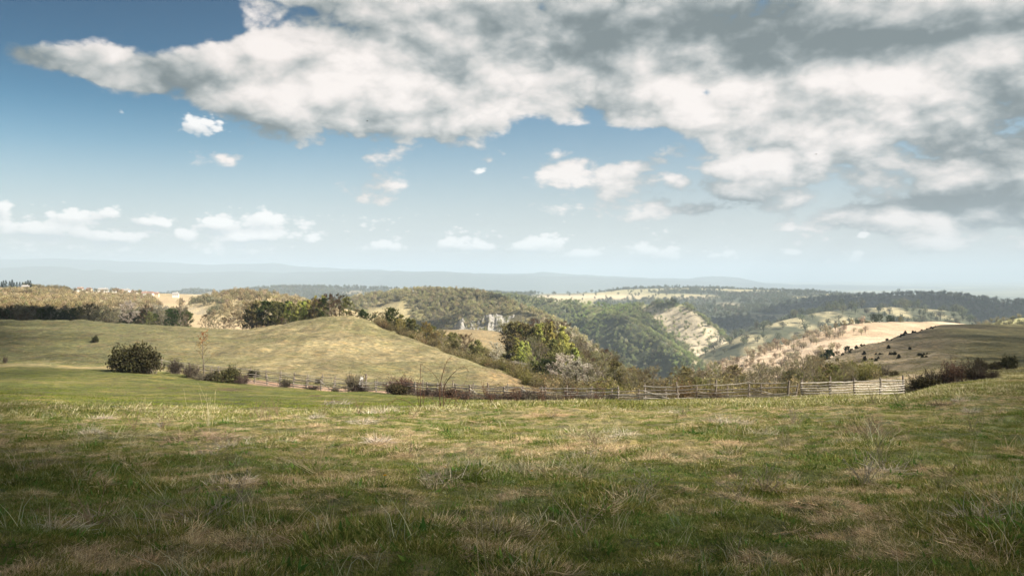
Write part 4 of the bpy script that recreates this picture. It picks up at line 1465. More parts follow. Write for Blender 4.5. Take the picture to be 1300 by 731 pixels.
def build_scrub():
    n = 26000
    Y = np.sqrt(RS.uniform(62 ** 2, 420 ** 2, n))
    px = RS.uniform(430, 1110, n)
    X = (px - PX0) / F * Y
    f = line_y(FRONT, px)
    t = fbm(X / 18, Y / 18, 3, 61)
    spur = np.interp(px, [430, 485, 540, 608, 640, 690, 730, 780], [262, 245, 236, 200, 172, 150, 135, 70])
    hollow = (px > 480) & (px < 1040) & (Y > np.maximum(spur, f + 14)) & ((px > 560) | (Y < 330)) & ~((px > 540) & (px < 650) & (Y > 310))
    hollow &= RS.rand(n) < sstep(t, 0.36, 0.55)
    hollow &= ~((px > 780) & (Y < 215) & (RS.rand(n) < 0.75))
    right = (px > 1000) & (Y > 95) & (Y < np.interp(px, [1000, 1050, 1110], [230, 190, 140])) & (t > 0.5)
    k = hollow | right
    X, Y, px = X[k], Y[k], px[k]
    Z = ground(X, Y)
    m = len(X)
    c = pick(m, [(0.22, 0.19, 0.125), (0.19, 0.17, 0.085), (0.21, 0.205, 0.08), (0.32, 0.275, 0.18), (0.21, 0.145, 0.095)], [4, 3, 3.5, 3, 0.7]) * RS.uniform(.75, 1.25, (m, 1))
    s = RS.uniform(0.9, 2.0, (m, 1)) * np.c_[RS.uniform(.9, 1.3, (m, 2)), RS.uniform(.7, 1.25, m)]
    instancer('scrub', np.c_[X, Y, Z - 0.05], RS.uniform(0, 6.28, m), s, RS.randint(0, 5, m), c, SCRUB, M['wood_far'], label='brown leafless scrub filling the hollow behind the fences')


build_scrub()


# ------------------------------------------------------------------ limestone crag
def m_rock(nt, b):
    p = pos(nt)
    n1 = noise(nt, p, 0.10, 6, 0.62)
    n2 = noise(nt, p, 0.45, 4, 0.6)
    mp = nt.nodes.new('ShaderNodeMapping')
    mp.inputs['Scale'].default_value = (0.13, 0.13, 0.04)
    nt.links.new(p.s, mp.inputs[0])
    n3 = noise(nt, N(nt, mp.outputs[0]), 1.0, 5, 0.65)
    c = n3.ramp([(0.30, (0.12, 0.112, 0.10)), (0.5, (0.19, 0.177, 0.157)), (0.7, (0.26, 0.24, 0.212))])
    c = mixc(nt, n1.smooth(0.52, 0.64), c, (0.11, 0.105, 0.06))
    c = mixc(nt, n2.smooth(0.56, 0.7) * 0.6, c, (0.14, 0.125, 0.095))
    nt.links.new(c.s, b.inputs['Base Color'])


M['rock'] = material('limestone', m_rock)


def build_crag():
    top = [(572, 420), (578, 412), (584, 406), (588, 404), (593, 409), (598, 405), (604, 409), (610, 402), (617, 399), (634, 399), (641, 402), (652, 400), (664, 402), (674, 409), (682, 418)]
    xs = np.linspace(572, 682, 190)
    tp = np.interp(xs, [p[0] for p in top], [p[1] for p in top]) + (fbm(xs / 3.0, xs * 0, 3, 71) - 0.5) * 4
    V = []
    ts = np.linspace(0, 1, 44)
    for i, t in enumerate(ts):
        py = tp + (432 - tp) * t
        Yb = 1236 - 34 * t
        but = (np.abs(vnoise(xs / 7.0, t * 0.8 + 0 * xs, 72) - 0.5) * 2) * 16 + (fbm(xs / 2.6, t * 9 + xs * 0, 4, 73) - 0.5) * 8 + 3.0 * np.round(t * 5 + fbm(xs / 12, xs * 0, 2, 74))
        Y = Yb - but * (0.3 + 0.7 * min(t * 6, 1))
        X = (xs - PX0) / F * Yb
        V.append(np.c_[X, Y, EYE - (py - PY0) / F * Yb])
    back = V[0] + np.array((0, 70, -14))
    V = [back] + V
    v = np.concatenate(V)
    ii = np.arange(len(v)).reshape(len(V), -1)
    f = np.stack([ii[:-1, :-1], ii[1:, :-1], ii[1:, 1:], ii[:-1, 1:]], -1).reshape(-1, 4)
    o = mesh_obj('limestone_cliff', v, f, M['rock'])
    o['kind'] = 'structure'
    o['label'] = 'pale limestone crag in the flank of the wooded hill'


    # bushes on the ledges, along the rim and at the foot
    n = 80
    i = RS.randint(0, len(xs), n)
    r = np.where(RS.rand(n) < .38, RS.randint(0, 4, n), np.where(RS.rand(n) < .5, RS.randint(len(ts) - 14, len(ts), n), RS.randint(4, len(ts) - 6, n)))
    P = np.array([V[a + 1][b] for a, b in zip(r, i)]) + np.c_[np.zeros(n), np.full(n, -1.5), np.full(n, -1.2)]
    s = RS.uniform(2.0, 6.0, (n, 1)) / 7.0 * np.c_[RS.uniform(.9, 1.3, (n, 2)), RS.uniform(.7, 1.1, n)]
    instancer('crag_bushes', P, RS.uniform(0, 6.28, n), s, RS.randint(0, len(FAR), n), pick(n, [(0.34, 0.31, 0.15), (0.28, 0.25, 0.16), (0.17, 0.18, 0.08), (0.42, 0.38, 0.25)], [4, 3, 2, 1]), FAR, M['wood_far'], label='bushes growing on the ledges of the pale crag')


build_crag()


# ------------------------------------------------------------------ village on the plateau
def solid(name, rgb, rough=0.85, var=0.0):
    return material(name, lambda nt, b: nt.links.new(mixc(nt, noise(nt, pos(nt), 1.3, 4, 0.7), tuple(c * 0.82 for c in rgb), tuple(c * 1.1 for c in rgb)).s, b.inputs['Base Color']), rough)


M['white_wall'] = solid('white_render', (0.60, 0.57, 0.51))
M['ochre_wall'] = solid('ochre_render', (0.55, 0.43, 0.28))
M['red_roof'] = solid('red_tiles', (0.20, 0.125, 0.095))
M['grey_roof'] = solid('grey_sheet', (0.24, 0.225, 0.21))
M['pane'] = material('window_pane', lambda nt, b: setattr(b.inputs['Base Color'], 'default_value', (0.03, 0.035, 0.04, 1)), 0.2)


def box_mesh(name, lo, hi, mat):
    bm = bmesh.new()
    bmesh.ops.create_cube(bm, size=1.0)
    lo, hi = Vector(lo), Vector(hi)
    for v in bm.verts:
        v.co = Vector((lo[i] + (v.co[i] + 0.5) * (hi[i] - lo[i]) for i in range(3)))
    me = bpy.data.meshes.new(name)
    bm.to_mesh(me); bm.free()
    me.materials.append(mat)
    return me


def house(label, px, Y, w, d, h, wall, roof, rz, lift=0.0):
    x = (px - PX0) / F * Y
    r = thing('house', label, 'house', (x, Y, gz(x, Y) + lift), rz, 'village houses on the left plateau')
    part('wall', box_mesh('wall', (-w / 2, -d / 2, -2), (w / 2, d / 2, h), M[wall]), r)
    rh = d * 0.36
    v = [(-w / 2 - .4, -d / 2 - .5, h - .15), (w / 2 + .4, -d / 2 - .5, h - .15), (w / 2 + .4, d / 2 + .5, h - .15), (-w / 2 - .4, d / 2 + .5, h - .15), (-w / 2 - .4, 0, h + rh), (w / 2 + .4, 0, h + rh)]
    me = bpy.data.meshes.new('roof')
    me.from_pydata(v, [], [(0, 1, 5, 4), (2, 3, 4, 5), (0, 4, 3), (1, 2, 5), (0, 3, 2, 1)])
    me.materials.append(M[roof])
    rf = part('roof', me, r)
    part('chimney', box_mesh('chimney', (w * .2, -.4, h + rh * .4), (w * .2 + .8, .4, h + rh + 1.0), M['white_wall']), rf)
    k = max(2, int(w / 3))
    for i in range(k):
        cx = -w / 2 + (i + .5) * w / k
        part('window', box_mesh('window', (cx - .55, -d / 2 - .05, h * .45), (cx + .55, -d / 2 + .05, h * .45 + 1.3), M['pane']), r)
    part('door', box_mesh('door', (w * .06, -d / 2 - .04, -0.2), (w * .06 + 1.0, -d / 2 + .04, 0.85), M['grey_roof']), r)


for a in (('long white house with a pale roof in the middle of the plateau village', 131, 1395, 15, 8, 4.2, 'white_wall', 'grey_roof', 0.1),
          ('white gabled house at the left end of the plateau village', 102, 1400, 9, 8, 4.5, 'white_wall', 'red_roof', 0.3), ('small pale house left of the long white house', 113, 1420, 8, 7, 4, 'ochre_wall', 'red_roof', -0.3),
          ('red roofed house right of the long white house', 147, 1390, 10, 8, 4.2, 'white_wall', 'red_roof', 0.2), ('ochre house with a red roof among the right of the village', 153, 1380, 9, 7, 3.8, 'ochre_wall', 'red_roof', -0.2),
          ('white house with a grey roof at the right of the village centre', 160, 1385, 11, 8, 4.2, 'white_wall', 'grey_roof', 0.0), ('leftmost house of the three on the lower terrace', 184, 1300, 9, 7, 3.8, 'white_wall', 'red_roof', 0.4),
          ('middle house of the three on the lower terrace', 191, 1290, 10, 8, 4.4, 'white_wall', 'red_roof', -0.2), ('rightmost house of the three on the lower terrace', 198, 1295, 9, 7, 4, 'ochre_wall', 'red_roof', 0.1),
          ('lone white house on the right of the sunlit plateau field', 223, 1270, 9, 7, 4, 'white_wall', 'grey_roof', 0.2), ('pale barn beside the spruces on the left plateau', 33, 1395, 12, 8, 4, 'ochre_wall', 'grey_roof', 0.2),
          ('small white house high on the plateau behind the village', 170, 1440, 9, 7, 4.5, 'white_wall', 'red_roof', -0.1)):
    house(*a, lift=0.4)


# ------------------------------------------------------------------ fences
def m_oldwood(nt, b):
    p = pos(nt)
    rn = N(nt, nt.nodes.new('ShaderNodeObjectInfo').outputs['Random'])
    c = mixc(nt, noise(nt, p, 9, 5, 0.7).smooth(0.3, 0.7), (0.21, 0.185, 0.155), (0.50, 0.455, 0.39))
    h = nt.nodes.new('ShaderNodeHueSaturation')
    nt.links.new((rn * 0.7 + 0.65).s, h.inputs['Value'])
    nt.links.new(c.s, h.inputs['Color'])
    nt.links.new(h.outputs[0], b.inputs['Base Color'])


M['oldwood'] = material('weathered_wood', m_oldwood)
M['post'] = material('dark_post_wood', lambda nt, b: nt.links.new(mixc(nt, noise(nt, pos(nt), 8, 5, 0.7), (0.07, 0.055, 0.045), (0.24, 0.2, 0.16)).s, b.inputs['Base Color']))


def rail_mesh(seed, r):
    q = random.Random(seed)
    n, k = 7, 7
    v, f = [], []
    for i in range(n + 1):
        t = i / n
        oy, oz = q.uniform(-.012, .012), q.uniform(-.02, .02) - 0.03 * math.sin(math.pi * t)
        rr = r * (1.12 - 0.3 * t) * q.uniform(.92, 1.08)
        for j in range(k):
            a = 2 * math.pi * j / k
            v.append((t, oy + math.cos(a) * rr * 0.8, oz + math.sin(a) * rr))
    for i in range(n):
        for j in range(k):
            f.append((i * k + j, i * k + (j + 1) % k, (i + 1) * k + (j + 1) % k, (i + 1) * k + j))
    f += [tuple(range(k))[::-1], tuple(n * k + j for j in range(k))]
    me = bpy.data.meshes.new('rail')
    me.from_pydata(v, [], f)
    me.materials.append(M['oldwood'])
    return me


def post_mesh(seed, h, r):
    q = random.Random(seed)
    S = Soup()
    p = np.zeros(3) + (0, 0, -0.4)
    for i in range(4):
        e = np.array((q.uniform(-.025, .025), q.uniform(-.025, .025), -0.4 + (h + 0.4) * (i + 1) / 4))
        S.rod(p, e, r * (1.15 - .07 * i), r * (1.08 - .07 * i), (1, 1, 1), 7)
        p = e
    S.leaf(p, 0.001, (1, 1, 1))
    k = len(S.v)
    S.v += [p + np.array((math.cos(a), math.sin(a), 0.04)) * r * 0.85 for a in np.linspace(0, 2 * math.pi, 8)[:-1]]
    S.c += [(1, 1, 1)] * 7
    S.f.append(tuple(range(k, k + 7)))
    return S.mesh('post', M['post'])


RAILS = [rail_mesh(i, 0.040 + 0.008 * (i % 3)) for i in range(6)]
POSTS = [post_mesh(i, 1.35 + 0.12 * (i % 3), 0.075 + 0.012 * (i % 2)) for i in range(5)]


def fence(label, line, span, heights, gone, jitter, lean=0.05, group=None, thick=1.0):
    pts = [np.array(((px - PX0) / F * Y, Y)) for px, Y in line]
    seg = [np.linalg.norm(b - a) for a, b in zip(pts, pts[1:])]
    tot = sum(seg)
    n = int(round(tot / span))
    cum = np.concatenate([[0], np.cumsum(seg)])

    def at_s(s):
        return np.array([np.interp(s, cum, [p[i] for p in pts]) for i in (0, 1)])
    root = pts[0]
    z0 = gz(*root)
    r = thing('wooden_fence', label, 'fence', (root[0], root[1], z0), 0, group)
    P = []
    for i in range(n + 1):
        p = at_s(tot * i / n + (rnd.uniform(-.2, .2) if 0 < i < n else 0))
        z = gz(*p)
        P.append(np.array((p[0], p[1], z)))
        part('post', rnd.choice(POSTS), r, (p[0] - root[0], p[1] - root[1], z - z0), (rnd.gauss(0, lean), rnd.gauss(0, lean), rnd.uniform(0, 6.28)))
    for i in range(n):
        a, b = P[i], P[i + 1]
        for h in heights:
            if rnd.random() < gone:
                continue
            ha, hb = h + rnd.gauss(0, jitter), h + rnd.gauss(0, jitter)
            if rnd.random() < gone * 0.6:
                hb = 0.08
            d = (b + np.array((0, 0, hb))) - (a + np.array((0, 0, ha)))
            L = float(np.linalg.norm(d))
            off = unit(np.cross(d, (0, 0, 1))) * (0.09 if i % 2 else 0.115) * (1 if unit(np.cross(d, (0, 0, 1)))[1] < 0 else -1)
            st = a + np.array((0, 0, ha)) - d * 0.05 + off
            rl = part('rail', rnd.choice(RAILS), r, (st[0] - root[0], st[1] - root[1], st[2] - z0), (0, -math.asin(d[2] / L), math.atan2(d[1], d[0])), (L * 1.1, rnd.uniform(.8, 1.3) * thick, rnd.uniform(.85, 1.35) * thick))
    return r


fence('weathered post and rail fence on the near side of the cart track', FRONT, 2.75, (0.28, 0.58, 0.90, 1.20), 0.14, 0.05)
fence('grey rail fence on the far side of the cart track below the knoll', BACK, 3.0, (0.3, 0.58, 0.86, 1.14), 0.06, 0.035)
fence('pale newer rail fence with close rails at the right end', EASTF, 1.75, (0.16, 0.36, 0.55, 0.74, 0.93, 1.12), 0.0, 0.02, 0.03, thick=0.85)
x, Y = (457.5 - PX0) / F * 111.5, 111.5
o = mesh_obj('white_board', [(-.32, 0, .35), (.18, 0, .35), (.42, .1, 1.75), (-.02, .1, 1.75), (-.32, .05, .35), (.18, .05, .35), (.42, .15, 1.75), (-.02, .15, 1.75)],
             [(0, 1, 2, 3), (7, 6, 5, 4), (0, 4, 5, 1), (1, 5, 6, 2), (2, 6, 7, 3), (3, 7, 4, 0)], solid('white_paint', (0.82, 0.80, 0.75)), smooth=False)
o.location = (x, Y, gz(x, Y) - 0.1)
o['label'], o['category'] = 'narrow white board leaning on a dark post behind the round grey bush', 'board'
r = thing('fence_post', 'thick dark post that the white board leans on', 'post', (x + 0.75, Y + .1, gz(x + 0.75, Y + .1)))
part('shaft', POSTS[2], r, scale=(1.9, 1.9, 1.3))
part('cap', box_mesh('cap', (-.16, -.16, 1.93), (.16, .16, 2.0), M['post']), r)


# ------------------------------------------------------------------ slender sapling by the fence
def build_sapling():
    global rnd
    keep, rnd = rnd, random.Random(77)
    T, K = Soup(), Soup()
    H = 6.6
    pts = [np.array((0.12 * math.sin(i * .9), 0.05 * i / 8, H * i / 8)) for i in range(9)]
    for i in range(8):
        T.rod(pts[i], pts[i + 1], 0.085 * (1 - i / 9), 0.085 * (1 - (i + 1) / 9), (.15, .12, .09), 6)
    for j in range(17):
        t = 0.34 + 0.62 * j / 16
        b = pts[0] + (0, 0, H * t) + np.array((0.12 * math.sin(t * 8 * .9), 0.05 * t, 0))
        a = j * 2.4
        L = 2.1 * (1.1 - t) + 0.35
        e = b + unit((math.cos(a), math.sin(a), 1.0)) * L
        T.rod(b, e, 0.028, 0.008, (.15, .12, .09), 4)
        for q in range(11):
            p = b + (e - b) * rnd.uniform(.25, 1)
            d = unit((rnd.gauss(0, .6), rnd.gauss(0, .6), rnd.gauss(.5, .4))) * rnd.uniform(.2, .55)
            K.tri(p, p + d, 0.014, (.2, .13, .08))
            for w in range(3 if t > .6 else 1):
                K.leaf(p + d * rnd.uniform(.3, 1.1), rnd.uniform(.05, .1), vary((.40, .20, .075) if t > .72 else (.34, .26, .09), .3))
    rnd = keep
    Y = 111.0
    x = (258 - PX0) / F * Y
    r = thing('sapling', 'slender young tree with orange brown top standing in the left end of the fence', 'tree', (x, Y, gz(x, Y) - .05))
    part('trunk', T.mesh('trunk', M['bark']), r)
    part('crown', K.mesh('crown', M['leaf']), r)


build_sapling()


# ------------------------------------------------------------------ grass
def clump(seed, n, rad, h0, h1, w, cols, lean, curl=0.5, lie=0.0):
    """A tuft of bent blades; unit colours are multiplied by the tone of the place."""
    global rnd
    keep, rnd = rnd, random.Random(seed)
    S = Soup()
    for i in range(n):
        a, q = rnd.uniform(0, 6.28), math.sqrt(rnd.random()) * rad
        b = np.array((math.cos(a) * q, math.sin(a) * q, -0.01))
        L = rnd.uniform(h0, h1)
        th = rnd.uniform(0, 6.28) if rnd.random() < 0.5 else a
        tl = abs(rnd.gauss(lean, lean * 0.5))
        d = np.array((math.cos(th) * math.sin(tl), math.sin(th) * math.sin(tl), math.cos(tl)))
        if rnd.random() < lie:
            d = unit((math.cos(th), math.sin(th), rnd.uniform(0.0, 0.25)))
        side = unit(np.cross(d, (rnd.gauss(0, 1), rnd.gauss(0, 1), 0.2)))
        m = b + d * L * 0.55
        e = m + unit(d + np.array((math.cos(th), math.sin(th), -0.35)) * curl * rnd.random()) * L * 0.5
        e[2] = max(e[2], 0.004)
        c = vary(rnd.choice(cols), 0.3)
        c2 = tuple(v * 1.12 for v in c)
        ww = w * rnd.uniform(.6, 1.3)
        k = len(S.v)
        S.v += [b - side * ww, b + side * ww, m + side * ww * .8, m - side * ww * .8, e]
        S.c += [c, c, c2, c2, c2]
        S.f += [(k, k + 1, k + 2, k + 3), (k + 3, k + 2, k + 4)]
    rnd = keep
    return S.mesh('tuft', M['blade'])


GREEN = [(0.100, 0.125, 0.026), (0.140, 0.160, 0.036), (0.19, 0.185, 0.055), (0.072, 0.098, 0.020)]
YEL = [(0.25, 0.23, 0.075), (0.185, 0.185, 0.05), (0.33, 0.27, 0.12)]
STRAW = [(0.52, 0.465, 0.285), (0.42, 0.37, 0.215), (0.64, 0.585, 0.39), (0.29, 0.245, 0.135)]
THATCH = [(0.33, 0.28, 0.175), (0.23, 0.185, 0.11), (0.43, 0.37, 0.25)]
KIND = []
for i in range(4):
    KIND.append(clump(400 + i, 85, 0.17, 0.02, 0.065, 0.0022, GREEN + YEL[:1], 0.65))                   # 0-3 short green
for i in range(2):
    KIND.append(clump(410 + i, 75, 0.15, 0.025, 0.08, 0.0020, YEL + GREEN[:2] + STRAW[:1], 0.65))       # 4-5 yellowing
for i in range(3):
    KIND.append(clump(420 + i, 60, 0.13, 0.035, 0.12, 0.0017, STRAW + YEL[:1], 0.9, 0.9, 0.45))                  # 6-8 standing straw
for i in range(3):
    KIND.append(clump(430 + i, 70, 0.16, 0.04, 0.11, 0.0018, THATCH + STRAW[:1], 1.2, 0.8, 0.85))      # 9-11 matted dead grass
KIND.append(clump(440, 26, 0.10, 0.03, 0.10, 0.010, [(0.07, 0.115, 0.025), (0.09, 0.14, 0.03)], 1.0))  # 12 broad leaves
KIND.append(clump(441, 9, 0.12, 0.30, 0.62, 0.0017, STRAW, 0.3, 0.5))                                 # 13 tall single stems
for i in range(2):
    KIND.append(clump(450 + i, 46, 0.40, 0.04, 0.12, 0.0070, GREEN + YEL, 0.65))                      # 14-15 coarse green, far
for i in range(2):
    KIND.append(clump(460 + i, 42, 0.36, 0.06, 0.20, 0.0060, STRAW + YEL, 0.75, 0.8, 0.3))         # 16-17 coarse straw, far


def build_grass():
    def place(n, Y0, Y1, p, margin=90):
        u = RS.rand(n)
        Y = (Y0 ** p + u * (Y1 ** p - Y0 ** p)) ** (1 / p)
        px = RS.uniform(-margin, 1300 + margin, n)
        return (px - PX0) / F * Y, Y, px

    def dryness(X, Y):
        return 0.5 + 1.05 * (0.55 * fbm(X / 0.26, Y / 0.26, 3, 81) + 0.27 * fbm(X / 1.5, Y / 1.5, 3, 82) + 0.18 * fbm(X / 6, Y / 6, 2, 83) - 0.5)
    # close grass
    X, Y, px = place(125000, 3.2, 32, 0.72)
    d = dryness(X, Y) + 0.03 * sstep(Y, 16, 26) - 0.03 * sstep(np.abs(px - 800), 300, 0)
    r = RS.rand(len(X))
    ix = np.where(d > 0.585, np.where(r < .55, RS.randint(6, 9, len(X)), RS.randint(9, 12, len(X))),
                  np.where(d > 0.53, np.where(r < .45, RS.randint(4, 6, len(X)), np.where(r < .62, RS.randint(9, 12, len(X)), RS.randint(0, 4, len(X)))),
                           np.where(r < .86, RS.randint(0, 4, len(X)), np.where(r < .94, RS.randint(4, 6, len(X)), 12))))
    ix = np.where(RS.rand(len(X)) < 0.006, 13, ix)
    hump = 0.8 + 0.75 * sstep(fbm(X / 0.8, Y / 0.8, 2, 84), 0.52, 0.78)
    s = (RS.uniform(.46, .86, len(X)) * hump)[:, None] * np.c_[np.ones((len(X), 2)) * 1.1, RS.uniform(.7, 1.2, len(X))]
    t = np.ones((len(X), 3)) * RS.uniform(.8, 1.2, (len(X), 1)) * 1.5 * np.c_[1 + 0.25 * (d - .5) * 4, np.ones(len(X)), np.ones(len(X))]
    instancer('meadow_grass', np.c_[X, Y, ground(X, Y) - 0.01], RS.uniform(0, 6.28, len(X)), s, ix, t, KIND, M['blade'], label='rough old grass of the near meadow, green mixed with straw', tilt=RS.normal(0, .12, (len(X), 2)))
    # the rest of the slope down to the fences, coarser
    X, Y, px = place(30000, 24, 64, 1.1)
    f = line_y(FRONT, px)
    mown = (px < 600 + RS.normal(0, 25, len(px))) & (Y > 31 + 14 * (fbm(X / 4, Y / 4, 3, 88) - 0.45) + 3 * RS.normal(0, .5, len(Y)))
    keep = (Y < np.where(px < 1010, f + 6, 64)) & (~mown)
    X, Y, px = X[keep], Y[keep], px[keep]
    d = dryness(X, Y) + 0.05 * sstep(px, 760, 500) * (Y < 36)
    ix = np.where(d > 0.545, RS.randint(16, 18, len(X)), RS.randint(14, 16, len(X)))
    s = RS.uniform(.7, 1.3, (len(X), 1)) * np.c_[np.ones((len(X), 2)), RS.uniform(.6, 1.2, len(X))]
    t = np.ones((len(X), 3)) * RS.uniform(1.0, 1.6, (len(X), 1))
    instancer('slope_grass', np.c_[X, Y, ground(X, Y) - 0.02], RS.uniform(0, 6.28, len(X)), s, ix, t, KIND, M['blade'], label='tufted grass on the slope down to the fences')
    # short fresh turf left, and the tufts of the knoll and the right hill
    X, Y, px = place(60000, 30, 330, 1.0)
    f = line_y(FRONT, px)
    mown = (px < 640) & (Y < f - 1)
    kn = (px < 760) & (Y > f + 14) & (Y < 300)
    rh = (px > 1040) & (Y > 66) & (Y < 300)
    tr = np.abs(Y - line_y(TRACK, px)) < 2.4
    keep = (mown | kn | rh | ((Y > f + 4) & (Y < f + 14) & (px < 760))) & ~tr
    X, Y, px, mown, rh = X[keep], Y[keep], px[keep], mown[keep], rh[keep]
    d = dryness(X / 2, Y / 2)
    ix = np.where(mown, RS.randint(14, 16, len(X)), np.where(d > 0.47, RS.randint(16, 18, len(X)), RS.randint(14, 16, len(X))))
    s = (np.where(mown, RS.uniform(.5, 1.15, len(X)), RS.uniform(.8, 1.8, len(X))))[:, None] * np.c_[np.where(mown, 1.6, 1.3), np.where(mown, 1.6, 1.3), np.where(mown, .55, .8)]
    t = np.where(mown[:, None], np.array((0.95, 1.1, 0.7)), np.array((0.86, 0.86, 0.8))) * RS.uniform(.8, 1.2, (len(X), 1))
    instancer('field_grass', np.c_[X, Y, ground(X, Y) - 0.02], RS.uniform(0, 6.28, len(X)), s, ix, t, KIND, M['blade'], label='grazed turf of the fields beyond the meadow')


build_grass()


# ------------------------------------------------------------------ single plants of the meadow
def weed(name, label, px, Y, n, h, spread, col=(0.42, 0.34, 0.23), heads=0, r=0.0022, lean=0.0, fork=3, seed=0, group=None, cat='weed'):
    """A dead herb: stiff forked stems from one root."""
    global rnd
    keep, rnd = rnd, random.Random(seed + int(px * 7))
    S, K = Soup(), Soup()
    for i in range(n):
        a = rnd.uniform(0, 6.28)
        d = unit((math.cos(a) * spread * rnd.uniform(.2, 1) + lean, math.sin(a) * spread * rnd.uniform(.2, 1), rnd.uniform(.4, 1.0)))
        L = h * rnd.uniform(.55, 1.0)
        b = np.array((rnd.gauss(0, .03), rnd.gauss(0, .03), -0.02))
        c = vary(col, .25)
        m = b + d * L * .55
        e = m + unit(d + np.array((rnd.gauss(0, .2), rnd.gauss(0, .2), -.1))) * L * .5
        S.rod(b, m, r, r * .8, c, 3)
        S.rod(m, e, r * .8, r * .4, c, 3)
        for q in range(fork):
            p = b + (m - b) * rnd.uniform(.4, 1) if q % 2 else m + (e - m) * rnd.uniform(0, .9)
            x = p + unit(d + np.array([rnd.gauss(0, .7) for _ in range(3)])) * L * rnd.uniform(.12, .4)
            S.rod(p, x, r * .6, r * .3, c, 3)
            if heads and rnd.random() < .7:
                for w in range(heads):
                    K.leaf(x + np.array([rnd.gauss(0, .006) for _ in range(3)]), rnd.uniform(.004, .009), vary(col, .3))
        if heads:
            for w in range(heads):
                K.leaf(e + np.array([rnd.gauss(0, .008) for _ in range(3)]), rnd.uniform(.005, .011), vary(col, .3))
    rnd = keep
    x = (px - PX0) / F * Y
    o = thing(name, label, cat, (x, Y, gz(x, Y)), 0, group)
    part('stems', S.mesh('stems', M['weed']), o)
    if K.v:
        part('seed_heads', K.mesh('seed_heads', M['weed']), o)
    return o


weed('dry_weed', 'pale forked dead weed sprawling left of the middle in the near grass', 402, 9.4, 16, 0.62, 1.3, (0.50, 0.41, 0.24), 2, .0034, fork=4)
weed('dry_weed', 'brown dead weed bunch standing in the shade near the left bottom', 298, 6.9, 12, 0.34, .7, (0.30, 0.25, 0.20), 5, .002, fork=5)
weed('dry_weed', 'grey tangled dead stalks lying before the brown bunch at the lower left', 250, 6.2, 16, 0.5, 1.8, (0.40, 0.34, 0.28), 0, .0026, fork=4)
weed('dry_weed', 'two long leaning straw stems in the dark grass at the left', 212, 7.6, 3, 0.85, .25, (0.50, 0.44, 0.28), 1, .002, -.55, 0)
weed('dry_weed', 'lone leaning straw stem left of the long pair', 100, 8.6, 2, 0.5, .3, (0.42, 0.36, 0.25), 1, .002, -.4, 0)
weed('dry_weed', 'straw tuft with grey stalks right of the middle near the bottom', 972, 7.4, 26, 0.36, .75, (0.52, 0.42, 0.30), 1, .0026, fork=2)
weed('dry_weed', 'thin grey forked stalks left of the straw tuft at the right', 935, 7.0, 9, 0.42, 1.2, (0.33, 0.28, 0.23), 1, .0022, -.3, 4)
weed('dry_weed', 'tall thin pale stem behind the straw tuft at the right', 980, 8.6, 2, 0.62, .15, (0.52, 0.45, 0.28), 2, .0022, .1, 1)
weed('dry_weed', 'few upright straw blades at the bottom left of the centre', 632, 5.6, 5, 0.42, .25, (0.48, 0.40, 0.29), 0, .0026, 0, 0)
weed('dry_weed', 'short bent dry stalk in the near grass left of the centre bottom', 495, 6.0, 4, 0.3, .7, (0.45, 0.38, 0.29), 0, .003, .2, 2)
weed('dry_weed', 'long dry stem lying on the grass right of the orange dandelion', 532, 7.2, 3, 0.5, 1.0, (0.46, 0.40, 0.26), 0, .003, 1.6, 1)
weed('dry_weed', 'brown dead stalks in the right bottom of the meadow', 1195, 7.2, 12, 0.36, .8, (0.30, 0.25, 0.19), 1, .0022, 0, 3)
weed('dry_weed', 'pale forked stalks on the shaded right of the meadow', 1235, 12.5, 10, 0.6, .6, (0.50, 0.42, 0.28), 2, .003, 0, 3)
weed('dry_weed', 'dry brown stalks on the right above the mossy patch', 1100, 12.0, 16, 0.45, .9, (0.40, 0.32, 0.24), 1, .003, 0, 3)
weed('dry_weed', 'grey stalk clump in the sunlit grass right of the centre', 1010, 16.0, 18, 0.5, .9, (0.46, 0.38, 0.29), 1, .004, 0, 3)
weed('tall_grass', 'tallest pale straw stems rising against the green turf at the left', 266, 17.5, 7, 1.0, .22, (0.62, 0.53, 0.33), 3, .0045, 0, 1, cat='grass')
weed('tall_grass', 'slanting straw stem left of the tallest stems', 246, 17.8, 2, 0.95, .2, (0.56, 0.48, 0.30), 2, .0042, -.35, 0, cat='grass')
weed('tall_grass', 'slanting straw stem right of the tallest stems', 306, 17.5, 2, 0.8, .2, (0.56, 0.48, 0.30), 2, .0042, .5, 0, cat='grass')
weed('tall_grass', 'pale feathery grass plume before the right end of the fence', 1141, 24.0, 6, 0.95, .16, (0.66, 0.58, 0.38), 6, .006, -.25, 1, cat='grass')
weed('tall_grass', 'straw stems below the right end of the fence', 1110, 23.0, 9, 0.7, .4, (0.60, 0.50, 0.32), 2, .005, 0, 2, cat='grass')
for i, (px, Y, lb) in enumerate(((170, 17, 'dead brown stalks in the left of the rough grass border'), (205, 18, 'dead stalks beside the left of the tall straw stems'), (330, 22, 'dead brown stalks right of the tall straw stems'), (352, 24, 'dark dead herb standing at the border of the green turf'),
                                 (412, 23, 'leafless brown herb before the green turf'), (455, 22, 'brown dead herb left of the pale grass heap'), (340, 19.5, 'small brown dock stalk in the rough border'))):
    weed('dead_herb', lb, px, Y, 9, 0.62, .45, (0.26, 0.18, 0.12), 3, .004, 0, 3, 40 + i)


# heaps of bleached grass
def heap(label, px, Y, n, rad, h, cols, name='grass_heap'):
    me = clump(int(px * 3), n, rad, h * .6, h * 1.5, 0.0022 * max(1, Y / 9), cols, 0.9, 0.9, 0.45)
    me.materials.clear(); me.materials.append(M['weed'])
    x = (px - PX0) / F * Y
    o = bpy.data.objects.new(name, me)
    COL.objects.link(o)
    o.location = (x, Y, gz(x, Y))
    o['label'], o['category'] = label, 'grass tuft'
    return o


